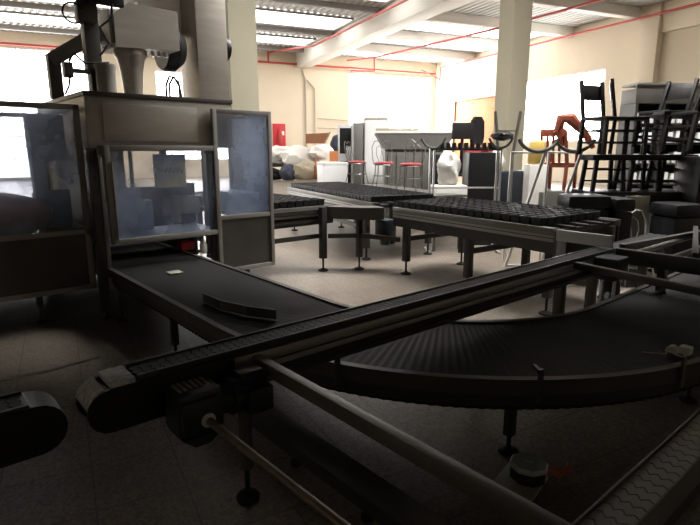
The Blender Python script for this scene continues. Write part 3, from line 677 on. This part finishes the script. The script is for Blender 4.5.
# cross roller conveyor right
rcv = thing('roller_conveyor', 'dark roller conveyor leaving the frame at right beyond the curved belt', 'conveyor', (5.4, .9, 0))
mb = MB(); mb.box(4.50, 4.56, -1.6, 1.86, .68, .80, .004); mb.build('side_beam', 'frame', rcv)
mb = MB(); mb.box(6.6, 6.66, -1.6, 1.86, .68, .80, .004); mb.build('side_beam', 'frame', rcv)
for k in range(11):
    y = 1.72 - .27 * k; mb = MB(); mb.tube([(4.56, y, .775), (6.6, y, .775)], .024, 12); mb.build('roller', 'steeld' if k % 2 else 'greysteel', rcv)
mb = MB(); mb.beam((4.56, 1.84, .80), (6.6, 1.6, .80), .05, .06); mb.beam((4.56, 1.3, .81), (6.2, 1.8, .815), .04, .05); mb.build('diagonal_guide', 'frame', rcv)
for (x, y) in ((4.53, 1.5), (4.53, -.9), (6.63, 1.5), (6.63, -.9)):
    mb = MB(); mb.box(x - .03, x + .03, y - .03, y + .03, .02, .69, .004); mb.box(x - .05, x + .05, y - .05, y + .05, 0, .02); mb.build('leg', 'frame', rcv)
mb = MB(); mb.box(4.52, 4.55, -1.5, 1.5, .3, .35); mb.build('stretcher', 'frame', rcv)
gm2 = thing('gear_motor', 'dark motor hanging under the conveyor crossing at right', 'motor', (4.25, 1.75, .4))
mb = MB(); mb.box(4.12, 4.34, 1.68, 1.87, .60, .78, .02); mb.build('gearbox', 'motor', gm2)
mb = MB(); mb.lathe((4.22, 1.76, .36), [(.05, 0), (.075, .02), (.075, .2), (.06, .24)], 16); mb.build('motor_body', 'motor', gm2)
mb = MB(); mb.tube([(4.15, 1.70, .62), (4.05, 1.66, .52), (4.05, 1.67, .42), (4.15, 1.7, .36)], .012, 8); mb.build('cable', 'offwhite', gm2)
mb = MB(); mb.tube([(4.08, 1.72, .50), (4.3, 1.6, .40), (4.48, 1.46, .52)], .03, 10); mb.build('hose', 'frame', gm2)

# ================================================================ SEATING AND CLUTTER
def make_wire_chair(label, seatm='redseat', wire='wirem'):
    root = thing('wire_chair', label, 'chair')
    mb = MB(); mb.lathe((0, 0, .43), [(.17, 0), (.19, .012), (.19, .03), (.15, .05), (.02, .056)], 24); mb.build('seat', seatm, root)
    for sx, sy in ((1, 1), (1, -1), (-1, 1), (-1, -1)):
        mb = MB(); mb.tube([(sx * .13, sy * .13, .43), (sx * .14, sy * .14, .25), (sx * .185, sy * .185, .01)], .010, 6); mb.build('leg', wire, root)
    mb = MB(); mb.tube(arc((0, 0, .22), .2, 0, 360, 20)[:-1], .006, 6, True); mb.tube(arc((0, 0, .425), .185, 0, 360, 20)[:-1], .008, 6, True); mb.build('ring', wire, root)
    mb = MB()
    L = [(-.17, .12, .44), (-.19, .17, .6), (-.19, .20, .75), (-.14, .22, .86), (-.07, .225, .87), (0, .22, .82), (.07, .225, .87), (.14, .22, .86), (.19, .20, .75), (.19, .17, .6), (.17, .12, .44)]
    mb.tube(L, .009, 6)
    for s_ in (-1, 1):
        mb.tube([(s_ * .05, .15, .45), (s_ * .11, .18, .62), (s_ * .10, .205, .74), (s_ * .04, .215, .79), (0, .2, .72), (-s_ * .02, .17, .56), (-s_ * .02, .15, .45)], .006, 6)
    mb.build('back_frame', wire, root); return root
def make_bar_chair(label):
    root = thing('black_chair', label, 'chair')
    mb = MB(); mb.box(-.21, .21, -.21, .21, .43, .475, .015); mb.build('seat', 'leather', root)
    for s_ in (-1, 1):
        mb = MB(); mb.beam((s_ * .19, -.19, 0), (s_ * .185, -.185, .43), .048, .045, .004); mb.build('leg', 'blackwood', root)
        mb = MB(); mb.beam((s_ * .19, .21, 0), (s_ * .185, .185, .45), .048, .045, .004); mb.beam((s_ * .185, .185, .44), (s_ * .185, .27, .95), .042, .042, .004); mb.build('leg', 'blackwood', root)
    mb = MB(); mb.beam((-.17, .265, .8), (.17, .265, .8), .02, .2, .004, up=(0, .17, .98)); mb.build('backrest', 'blackwood', root)
    mb = MB()
    for z in (.15, .3):
        mb.beam((-.18, -.19, z), (.18, -.19, z), .02, .025); mb.beam((-.18, .20, z), (.18, .20, z), .02, .025)
        for s_ in (-1, 1): mb.beam((s_ * .185, -.18, z), (s_ * .185, .19, z), .02, .025)
    mb.build('stretcher', 'blackwood', root); return root
def make_stool(label):
    root = thing('black_stool', label, 'stool')
    mb = MB(); mb.box(-.24, .24, -.2, .2, .395, .47, .02); mb.build('seat', 'leather', root)
    for sx, sy in ((1, 1), (1, -1), (-1, 1), (-1, -1)):
        mb = MB(); mb.beam((sx * .2, sy * .18, 0), (sx * .17, sy * .16, .40), .05, .045, .004); mb.build('leg', 'blackwood', root)
    mb = MB()
    for z in (.12, .28): mb.beam((-.18, -.17, z), (.18, -.17, z), .02, .025); mb.beam((-.18, .17, z), (.18, .17, z), .02, .025)
    mb.build('stretcher', 'blackwood', root); return root
def face(px, d, z=0): return spot(px, d, z)
toCam = HD + PI / 2                     # rotation z which turns local -y towards the camera: local +y = away
AW = HD - PI / 2
# table carrying the wire chairs
tb = thing('steel_table', 'low steel table carrying the red-seated wire chairs', 'table', FC @ Vector((1.95, 1.55, 0)))
Mt = FC @ Matrix.Translation((1.95, 1.58, 0))
mb = MB(); mb.box(-1.6, 1.5, -.3, .3, .86, .90, .008, Mt); mb.build('tabletop', 'greysteel', tb)
for sx, sy in ((-1.5, -.25), (1.4, -.25), (-1.5, .25), (1.4, .25)):
    mb = MB(); mb.box(sx - .02, sx + .02, sy - .02, sy + .02, 0, .86, 0, Mt); mb.build('leg', 'greysteel', tb)
wc = make_wire_chair('red-seated heart-back wire chair, middle one on the steel table')
wc.location = spot(384, 10.15, .902); wc.rotation_euler = (0, 0, AW + .15)
dup(wc, spot(411, 9.3, .902), AW - .5, 'red-seated wire chair on the steel table nearest the grey counter')
dup(wc, spot(357, 11.1, .902), AW + 1.2, 'red-seated wire chair on the steel table, nearest the white chest freezer')
wl = [(.1, 2.35, .2), (.8, 2.5, 1.4), (1.5, 2.3, 2.4), (2.2, 2.45, .9), (2.9, 2.3, 2.0)]
for i, (u_, v_, r_) in enumerate(wl):
    dup(wc, FC @ Vector((u_, v_, 0)), AW + r_, 'wire chair on the floor seen only as legs under the tray conveyors', 'wire chairs on the floor behind the tray conveyors')
# white wire chair at right
w2 = make_wire_chair('pale wire-back chair rising behind the roller conveyor at right', 'leather', 'white'); w2.location = spot(647, 6.35, 0.02); w2.rotation_euler = (0, 0, AW); w2.location.z = 0
# grey counter with flared top
cp = spot(415, 12.6); Mt = Matrix.Translation(cp) @ Matrix.Rotation(AW, 4, 'Z')
ck = thing('service_counter', 'dark grey steel counter with flared pale top behind the wire chairs', 'counter', cp)
mb = MB(); mb.box(-.72, .62, -.25, .5, 0, 1.62, .01, Mt); mb.build('body', 'greysteel', ck)
mb = MB(); mb.prism([(-.92, 1.97), (.9, 1.97), (.62, 1.62), (-.72, 1.62)], -.3, .55, 'y', Mt); mb.build('flared_hood', 'greysteel', ck)
mb = MB(); mb.box(-.93, .93, -.32, .57, 1.97, 2.02, .005, Mt); mb.build('top_board', 'offwhite', ck)
mb = MB(); mb.box(.35, .60, -.27, -.25, .1, 1.5, .005, Mt); mb.build('door', 'black', ck)
for k in range(5):
    mb = MB(); mb.box(-.66 + .2 * k, -.645 + .2 * k, -.262, -.25, .1, 1.55, 0, Mt); mb.build('seam_strip', 'frame', ck)
mb = MB(); mb.box(-.9, .12, .3, .4, 2.02, 2.1, .01, Mt); one('long_carton', mb, 'sack', 'long beige bar lying on the counter top', 'carton')
mb = MB(); mb.beam(Mt @ Vector((.72, -.1, 2.02)), Mt @ Vector((.95, -.1, 2.3)), .04, .02); one('white_board', mb, 'offwhite', 'small white board leaning at the right end of the counter top', 'board')
# white fridge
cp = spot(375, 14.6); Mt = Matrix.Translation(cp) @ Matrix.Rotation(AW + .1, 4, 'Z')
fr = thing('white_refrigerator', 'tall white refrigerator cabinet behind the wire chairs', 'refrigerator', cp)
mb = MB(); mb.box(-.33, .33, -.33, .33, .05, 2.36, .02, Mt); mb.build('body', 'white', fr)
mb = MB(); mb.box(-.32, .32, -.36, -.33, .1, 2.3, .01, Mt); mb.build('door', 'white', fr)
mb = MB(); mb.box(-.62, -.36, -.3, .3, .0, 2.3, .01, Mt); mb.build('side_grille', 'greysteel', fr)
mb = MB(); mb.box(-.3, .3, -.25, .25, 2.36, 2.44, .01, Mt); mb.build('top_vent', 'plate', fr)
mb = MB(); mb.box(-.28, .28, -.28, .28, 0, .05, 0, Mt); mb.build('plinth', 'black', fr)
cp = spot(347, 15.5); Mt = Matrix.Translation(cp) @ Matrix.Rotation(AW, 4, 'Z')
dc = thing('display_cooler', 'black and white display cooler left of the white refrigerator', 'cooler', cp)
mb = MB(); mb.box(-.25, .22, -.3, .3, 0, 2.28, .01, Mt); mb.build('body', 'white', dc)
mb = MB(); mb.box(-.20, .16, -.31, -.3, 1.5, 2.2, .0, Mt); mb.build('upper_door', 'black', dc)
mb = MB(); mb.box(-.02, .16, -.32, -.31, 1.35, 1.7, 0, Mt); mb.build('white_notice', 'white', dc)
mb = MB(); mb.box(-.20, .16, -.31, -.3, .5, 1.3, 0, Mt); mb.build('lower_door', 'black', dc)
cp = spot(333, 14.0); Mt = Matrix.Translation(cp) @ Matrix.Rotation(AW + .35, 4, 'Z')
cf = thing('chest_freezer', 'low pale blue-white chest freezer beside the heaped bags', 'freezer', cp)
mb = MB(); mb.box(-.35, .3, -.3, .3, .05, 1.22, .02, Mt); mb.build('body', 'white', cf)
mb = MB(); mb.box(-.36, .31, -.31, .31, 1.22, 1.30, .02, Mt); mb.build('lid', 'white', cf)
mb = MB(); mb.box(-.3, .25, -.25, .25, 0, .05, 0, Mt); mb.build('plinth', 'black', cf)
# heap by back wall
HB = [('white_sack', (300, 29.5), (1.3, .6, .62), 1.15, 'offwhite', 'big white plastic sack on top of the heap at the back wall'),
      ('white_sack', (283, 30), (.9, .6, .5), 1.35, 'offwhite', 'white sack at the left end of the heap top'),
      ('white_sack', (322, 29.4), (.8, .5, .45), 1.45, 'offwhite', 'white sack at the right end of the heap top'),
      ('beige_sack', (306, 28.6), (.75, .5, .55), .50, 'sack', 'beige sack on the floor in front of the white heap'),
      ('beige_sack', (318, 28.8), (.45, .4, .55), .50, 'card', 'brown sack on the floor right of the beige sack'),
      ('dark_bundle', (288, 28.3), (.5, .4, .45), .40, 'navy', 'dark blue cloth bundle left of the beige sack'),
      ('dark_bundle', (270, 28.6), (.8, .5, .35), .32, 'rubber', 'black rubber bundle at the far left of the heap'),
      ('dark_bundle', (276, 28.9), (.7, .4, .3), .95, 'greysteel', 'grey bundle lying over the black rubber bundle'),
      ('dark_bundle', (331, 28.6), (.6, .4, .45), .40, 'rubber', 'dark bundle on the floor right of the brown sack')]
for i, (nm, (px, d), r_, z, m_, lb) in enumerate(HB):
    mb = MB(); c = spot(px, d, z); mb.blob(c, r_, i, .12, 3, flat=min(r_[2] * .8, z)); one(nm, mb, m_, lb, 'sack' if 'sack' in nm else 'bundle')
cp = spot(320, 29.6, 1.95); Mt = Matrix.Translation(cp) @ Matrix.Rotation(AW, 4, 'Z')
bx_ = thing('cardboard_box', 'open brown cardboard box on top of the heap', 'box', cp)
mb = MB(); mb.prism([(-.75, .0), (.25, 0), (.5, .55), (-.75, .5)], -.3, .3, 'y', Mt); mb.build('carton', 'card', bx_)
mb = MB(); mb.prism([(.25, .05), (.30, 0), (.62, .6), (.55, .62)], -.32, .32, 'y', Mt); mb.build('flap', 'sack', bx_)
mb = MB(); mb.box(-.22, .22, -.2, .2, .0, 1.55, .02, Matrix.Translation(spot(334, 27)) @ Matrix.Rotation(AW, 4, 'Z')); one('orange_crate', mb, 'orange', 'orange box standing between the heap and the freezer', 'box')
mb = MB(); mb.blob(spot(337, 30.5, 1.9), (.42, .3, .55), 11, .1, 3, flat=.45); mb.box(-.4, .4, -.3, .3, 0, 1.5, .02, Matrix.Translation(spot(337, 30.5)) @ Matrix.Rotation(AW, 4, 'Z')); one('dark_bundle', mb, 'navy', 'tall navy bag on a dark box against the back wall beside the cooler', 'bag')

# office things before the orange door
def office_chair(px, d, z, rot, label, backh=.6):
    root = thing('office_chair', label, 'chair')
    mb = MB(); mb.box(-.24, .24, -.24, .22, .44, .52, .04); mb.build('seat', 'redseat', root)
    mb = MB(); mb.prism([(-.18, .6), (.18, .6), (.22, .8), (.2, 1.1), (.1, 1.2), (-.1, 1.2), (-.2, 1.1), (-.22, .8)], .22, .29, 'y'); mb.build('backrest', 'leather', root)
    mb = MB(); mb.lathe((0, 0, .08), [(.03, 0), (.03, .36)], 10); mb.beam((0, .1, .46), (0, .26, .7), .05, .02); mb.build('column', 'black', root)
    mb = MB()
    for k in range(5): a = 2 * PI * k / 5; mb.beam((0, 0, .09), (math.cos(a) * .28, math.sin(a) * .28, .06), .05, .03); mb.lathe((math.cos(a) * .28, math.sin(a) * .28, 0), [(.025, 0), (.03, .03), (.02, .06)], 8)
    mb.build('star_base', 'black', root); root.location = spot(px, d, z); root.rotation_euler = (0, 0, AW + rot); return root
pd = spot(478, 11.6); Mt = Matrix.Translation(pd) @ Matrix.Rotation(AW, 4, 'Z')
tk = thing('office_table', 'dark table full of junk in front of the orange shutter', 'table', pd)
mb = MB(); mb.box(-.75, .75, -.4, .4, 1.06, 1.10, .005, Mt); mb.build('tabletop', 'black', tk)
for sx, sy in ((-.7, -.35), (.7, -.35), (-.7, .35), (.7, .35)):
    mb = MB(); mb.box(sx - .03, sx + .03, sy - .03, sy + .03, 0, 1.06, 0, Mt); mb.build('leg', 'black', tk)
mb = MB(); mb.box(-.1, .65, .3, .33, .35, 1.02, 0, Mt); mb.build('front_panel', 'black', tk)
office_chair(486, 11.7, 1.105, .7, 'black-backed office chair standing on the junk table before the orange shutter')
mt_ = Matrix.Translation(spot(462, 11.6, 1.105)) @ Matrix.Rotation(AW + .2, 4, 'Z')
mo = thing('computer_monitor', 'black monitor seen from behind left of the office chair', 'monitor', spot(462, 11.6, 1.105))
mb = MB(); mb.box(-.24, .24, -.03, .03, .72, 1.06, .01, mt_); mb.build('screen', 'black', mo)
mb = MB(); mb.box(-.03, .03, 0, .04, .02, .8, 0, mt_); mb.box(-.14, .14, -.1, .1, 0, .02, .004, mt_); mb.build('stand', 'black', mo)
mb = MB(); mb.box(-.16, .16, -.16, .16, 0, .5, .02, Matrix.Translation(spot(472, 11.45, 1.105)) @ Matrix.Rotation(AW, 4, 'Z')); one('red_cushion', mb, 'redseat', 'dark red padded block between the monitor and the office chair', 'cushion')
mb = MB(); mb.blob(spot(497, 11.5, 1.36), (.2, .18, .26), 5, .15, 3, flat=.25); one('white_sack', mb, 'offwhite', 'white plastic bag right of the office chair on the junk table', 'bag')

# chrome upturned frames standing beyond the pans
def chrome_frame(name, label, px, d, rot, w):
    p = spot(px, d); root = thing(name, label, 'frame', p); Mt = Matrix.Translation(p) @ Matrix.Rotation(AW + rot, 4, 'Z')
    def T(pts): return [Mt @ Vector(q) for q in pts]
    for x in (-w, -w + .06, w - .06, w):
        mb = MB(); mb.tube(T([(x, 0, .02), (x, 0, 1.62)]), .018, 8); mb.build('post', 'chrome', root)
    mb = MB()
    for z in (.55, 1.02): mb.tube(T([(-w, 0, z), (w, 0, z)]), .014, 8)
    mb.tube(T([(-w, -.22, .02), (-w, .25, .02)]), .018, 8); mb.tube(T([(w, -.22, .02), (w, .25, .02)]), .018, 8)
    mb.build('rail', 'chrome', root)
    for x in (-w + .03, w - .03):
        mb = MB(); mb.tube(T([(x + math.cos(math.radians(a)) * .2, -.05 , 1.86 - math.sin(math.radians(a)) * .26 + .03) for a in range(25, 156, 10)]), .018, 8); mb.build('cradle', 'wirem', root)
    mb = MB()
    for k in range(9): q = -w + .18 + (2 * w - .36) * k / 8; mb.lathe(Mt @ Vector((q, 0, 1.62)), [(.035, 0), (.04, .02), (.035, .09)], 8)
    mb.tube(T([(-w, 0, 1.62), (w, 0, 1.62)]), .03, 8); mb.build('top_bar', 'frame', root); return root
chrome_frame('chrome_rack', 'chrome rack of twin posts with curved cradles behind the right pans', 466, 8.4, 0, .55)
# white wrapped bundle & dark boxes behind the rack
mb = MB(); mb.blob(spot(449, 9.1, 1.28), (.2, .18, .3), 21, .15, 3, flat=.28); mb.box(-.3, .3, -.2, .2, 0, 1.02, .02, Matrix.Translation(spot(449, 9.1)) @ Matrix.Rotation(AW, 4, 'Z'))
one('wrapped_bundle', mb, 'offwhite', 'white plastic-wrapped bundle behind the left half of the chrome rack', 'bundle')
mb = MB(); mb.box(-.27, .27, -.25, .25, 0, 1.56, .03, Matrix.Translation(spot(482, 9.2)) @ Matrix.Rotation(AW, 4, 'Z')); one('dark_cabinet', mb, 'black', 'dark cabinet behind the right half of the chrome rack', 'cabinet')
mb = MB(); mb.box(-.3, .25, -.2, .25, 0, 1.25, .05, Matrix.Translation(spot(514, 9.4)) @ Matrix.Rotation(AW, 4, 'Z')); one('dark_cabinet', mb, 'motor', 'lower dark box right of the chrome rack', 'cabinet')
# dish and upright chairs legs on the rack
mb = MB(); mb.blob(spot(502, 8.35, 1.81), (.2, .16, .07), 31, .1, 3); one('dark_bowl', mb, 'leather', 'black round cushion lying in the right cradle of the chrome rack', 'cushion')
mb = MB()
Mt = Matrix.Translation(spot(507, 8.75)) @ Matrix.Rotation(AW, 4, 'Z')
for x0, x1 in ((-.14, -.22), (.1, .18)): mb.beam(Mt @ Vector((x0, 0, .0)), Mt @ Vector((x0, 0, 1.55)), .03, .03); mb.beam(Mt @ Vector((x0, 0, 1.55)), Mt @ Vector((x1, 0, 2.2)), .035, .035)
mb.beam(Mt @ Vector((-.17, 0, 1.9)), Mt @ Vector((.15, 0, 1.9)), .02, .02)
one('chair_frame', mb, 'wirem', 'thin dark chair frame sticking up in front of the white column', 'frame')
# sloping chrome sled frame
def sled(px, d, label):
    p = spot(px, d); root = thing('chrome_sled_frame', label, 'frame', p); Mt = Matrix.Translation(p) @ Matrix.Rotation(AW, 4, 'Z')
    def T(pts): return [Mt @ Vector(q) for q in pts]
    for s_, x in ((0, 0), (1, .52)):
        mb = MB(); mb.tube(T([(x - .42, -.12 + .1 * s_, .02), (x + .02, -.12 + .1 * s_, 1.58)]), .022, 8); mb.build('leg', 'chrome', root)
        mb = MB(); mb.tube(T([(x - .32, .3, .02), (x - .30, .3, 1.58)]), .018, 8); mb.build('leg', 'chrome', root)
        mb = MB(); mb.tube(T([(x + .02 + math.cos(math.radians(a)) * .27 - .1, -.12 + .1 * s_, 1.80 - math.sin(math.radians(a)) * .22) for a in range(15, 166, 10)]), .024, 8); mb.build('cradle', 'wirem', root)
    mb = MB(); mb.tube(T([(-.42, -.12, .03), (.12, -.02, .03)]), .018, 8); mb.tube(T([(-.3, .3, 1.57), (.22, .3, 1.57)]), .014, 8); mb.tube(T([(.0, -.12, 1.56), (-.3, .3, 1.57)]), .014, 8); mb.tube(T([(.53, -.02, 1.56), (.22, .3, 1.57)]), .014, 8); mb.build('rail', 'chrome', root)
sled(541, 7.3, 'pair of sloping chrome legs with dark curved cradles right of the rack')
# red-brown wooden chairs
def wood_chair(px, d, z, rot, label, tip=None):
    root = thing('wooden_armchair', label, 'chair')
    mb = MB(); mb.box(-.24, .24, -.22, .24, .38, .46, .02); mb.build('seat', 'redwood', root)
    for s_ in (-1, 1):
        mb = MB(); mb.beam((s_ * .22, -.2, 0), (s_ * .22, -.2, .62), .05, .05, .006); mb.build('leg', 'redwood', root)
        mb = MB(); mb.beam((s_ * .2, .22, 0), (s_ * .22, .22, .45), .05, .05, .006); mb.beam((s_ * .22, .22, .44), (s_ * .2, .34, .98), .05, .045, .006); mb.build('leg', 'redwood', root)
        mb = MB(); mb.beam((s_ * .23, -.24, .64), (s_ * .22, .28, .66), .06, .035, .008); mb.build('armrest', 'redwood', root)
    mb = MB(); mb.beam((-.22, .34, .95), (.22, .34, .95), .03, .12, .01)
    for x in (-.1, 0, .1): mb.beam((x, .25, .46), (x, .33, .92), .04, .02)
    mb.build('backrest', 'redwood', root); root.location = spot(px, d, z); root.rotation_euler = tip if tip else (0, 0, AW + rot); return root
pd = spot(556, 9.3); Mt = Matrix.Translation(pd) @ Matrix.Rotation(AW, 4, 'Z')
mb = MB(); mb.box(-.40, .5, -.4, .4, .0, .93, .02, Mt); one('pallet_box', mb, 'greysteel', 'grey crate carrying the red-brown wooden armchair', 'crate')
wood_chair(560, 9.3, .93, 2.4, 'red-brown wooden armchair standing on the grey crate')
mb = MB(); c = spot(576, 9.5, 1.9)
mb.tube([at(556, 133, 9.0), at(561, 119, 9.0), at(570, 118, 9.0), at(582, 130, 9.0), at(588, 138, 9.0), at(593, 148, 9.0)], [.05, .09, .10, .07, .06, .04], 8)
mb.tube([at(561, 119, 9.0), at(560, 135, 9.0), at(562, 146, 9.0)], [.06, .06, .05], 8)
one('curved_wood_backrest', mb, 'redwood', 'curved red-brown wooden chair back hooked over the armchair', 'chair back')
mb = MB(); mb.lathe(spot(537, 9.05, 1.36), [(.12, 0), (.14, .05), (.14, .3), (.12, .37), (.05, .4)], 16); one('amber_container', mb, 'amber', 'amber and white cylinder beside the red-brown armchair', 'container')

mb = MB(); mb.box(-.15, .15, -.15, .15, 0, 1.36, .01, Matrix.Translation(spot(537, 9.05)) @ Matrix.Rotation(AW, 4, 'Z')); one('grey_pedestal', mb, 'offwhite', 'pale narrow pedestal under the amber cylinder', 'pedestal')
# ---- stack of black chairs on the right
pd = spot(640, 7.15); Mt = Matrix.Translation(pd) @ Matrix.Rotation(AW, 4, 'Z')
st = thing('black_table', 'black table carrying the stacked black stools and chairs', 'table', pd)
mb = MB(); mb.box(-.72, .62, -.3, .35, 1.0, 1.07, .008, Mt); mb.build('tabletop', 'blackwood', st)
for sx, sy in ((-.66, -.25), (.56, -.25), (-.66, .3), (.56, .3)):
    mb = MB(); mb.box(sx - .04, sx + .04, sy - .04, sy + .04, 0, 1.0, .004, Mt); mb.build('leg', 'blackwood', st)
mb = MB(); mb.box(-.66, .56, -.27, -.23, .88, 1.0, 0, Mt); mb.build('apron', 'blackwood', st)
s0 = make_stool('black padded stool on the black table, nearest the chrome legs')
s0.location = Mt @ Vector((-.46, 0, 1.072)); s0.rotation_euler = (0, 0, AW)
dup(s0, Mt @ Vector((0, 0, 1.072)), AW + .05, 'black padded stool on the black table, middle of the three')
dup(s0, Mt @ Vector((.44, .02, 1.072)), AW - .06, 'black padded stool on the black table, nearest the box shelves')
b0 = make_bar_chair('black chair with square backrest on top of the stack, leftmost back')
b0.location = Mt @ Vector((-.50, .0, 1.545)); b0.rotation_euler = (0, 0, AW + .42)
dup(b0, Mt @ Vector((-.14, .05, 1.545)), AW + 1.14, 'black chair turned side-on in the middle of the stack top')
dup(b0, Mt @ Vector((.22, .02, 1.60)), AW - 1.3, 'black chair leaning right on the stack top before the wall pilaster', rot=(-.14, 0, AW - 1.1))
dup(b0, spot(686, 6.75, 1.56), AW - 1.2, 'black chair cut by the right frame edge', rot=(-.14, 0, AW - 1.25))
mb = MB(); mb.box(-.2, .25, -.25, .25, 0, 1.52, .02, Matrix.Translation(spot(706, 6.8)) @ Matrix.Rotation(AW, 4, 'Z')); one('dark_cabinet', mb, 'black', 'black box under the chair at the right frame edge', 'cabinet')
mb = MB(); Mq = Matrix.Translation(Mt @ Vector((.12, -.28, 2.03))) @ Matrix.Rotation(AW, 4, 'Z')
mb.box(-.03, .30, -.02, .3, 0, .05, .01, Mq)
one('black_board', mb, 'blackwood', 'small glossy black board lying across the stacked chair seats', 'board')
# plastic-wrapped leather seats in front of the stack (on the end of the pan conveyor)
for i, (px, d, z, sx, sy, sz, lb) in enumerate([(588, 6.5, .0, .26, .2, 1.07, 'black leather seat block under the stack, nearest the chrome legs'), (622, 6.45, 0, .13, .2, 1.04, 'black leather seat block under the stack, middle one'), (684, 6.4, 0, .2, .22, .98, 'black leather seat block under the stack at right')]):
    mb = MB(); Mq = Matrix.Translation(spot(px, d)) @ Matrix.Rotation(AW + .1 * i, 4, 'Z')
    r_ = thing('leather_seat', lb, 'seat', spot(px, d))
    mb.box(-sx, sx, -sy, sy, sz - .16, sz, .05, Mq); mb.build('cushion', 'leather', r_)
    mb = MB(); mb.box(-sx + .02, sx - .02, -sy + .02, sy - .02, .1, sz - .16, .03, Mq); mb.build('body', 'leather', r_)
    mb = MB()
    for ax in (-sx + .06, sx - .06):
        for ay in (-sy + .06, sy - .06): mb.lathe(Mq @ Vector((ax, ay, 0)), [(.025, 0), (.02, .1)], 8)
    mb.build('feet', 'chrome', r_)
mb = MB(); mb.box(-.15, .15, -.01, .01, 0, 1.04, .003, Matrix.Translation(spot(643, 6.62)) @ Matrix.Rotation(AW, 4, 'Z')); one('leaning_board', mb, 'plate', 'pale upright grey board under the black chair stack', 'board')
# shelving
pd = spot(660, 10.2); Mt = Matrix.Translation(pd) @ Matrix.Rotation(AW + .08, 4, 'Z')
sh = thing('shelving_unit', 'wide dark shelving unit of small white boxes along the right side', 'shelf', pd)
W0, W1 = -.72, 1.9
mb = MB(); mb.box(W0, W1, -.22, .25, 2.42, 2.68, .01, Mt); mb.build('header', 'steeld', sh)
mb = MB(); mb.box(W0, W1, -.24, .27, 2.74, 2.78, .004, Mt); mb.box(W0, W1, -.2, -.18, 2.68, 2.74, 0, Mt); mb.build('header_board', 'greysteel', sh)
SZ = [.25, .62, .99, 1.36, 1.73, 2.08]
for z in SZ:
    mb = MB(); mb.box(W0, W1, -.22, .22, z - .03, z, 0, Mt); mb.build('shelf', 'frame', sh)
for k in range(6):
    u = W0 + (W1 - W0 - .05) * k / 5; mb = MB(); mb.box(u, u + .05, -.24, .25, 0, 2.42, 0, Mt); mb.build('upright', 'frame', sh)
mb = MB(); mb.box(W0, W1, .23, .25, .2, 2.42, 0, Mt); mb.build('back_panel', 'steeld', sh)
first = None
for zi, z in enumerate(SZ):
    for k in range(15):
        u = W0 + .13 + k * .205
        if ((u - W0) % .62) > .52 or u > W1 - .1: continue
        if first is None:
            mb = MB(); mb.box(-.07, .07, -.08, .08, 0, .2, .006);
            first = mb.build('white_carton', 'white'); o = first
            tag(o, 'small white carton on the shelves at right', 'box', 'white cartons on the right shelves')
        else:
            o = first.copy(); C.objects.link(o)
        o.location = Mt @ Vector((u, -.1, z)); o.rotation_euler = (0, 0, AW + .08); s_ = random.uniform(.8, 1.1); o.scale = (1, 1, s_)

# ================================================================ LIGHT
w = bpy.data.worlds.new('World'); S.world = w; w.use_nodes = True
w.node_tree.nodes['Background'].inputs[0].default_value = (.8, .85, 1, 1); w.node_tree.nodes['Background'].inputs[1].default_value = .3
# ================================================================ CAMERA
cam = bpy.data.cameras.new('Camera'); co = bpy.data.objects.new('Camera', cam); C.objects.link(co); S.camera = co
cam.sensor_width = 36; cam.lens = FP / 700 * 36; cam.clip_end = 200
fwd = Vector((math.cos(TH) * math.cos(HD), math.cos(TH) * math.sin(HD), -math.sin(TH)))
co.location = (0, 0, EYE); co.rotation_euler = fwd.to_track_quat('-Z', 'Y').to_euler()
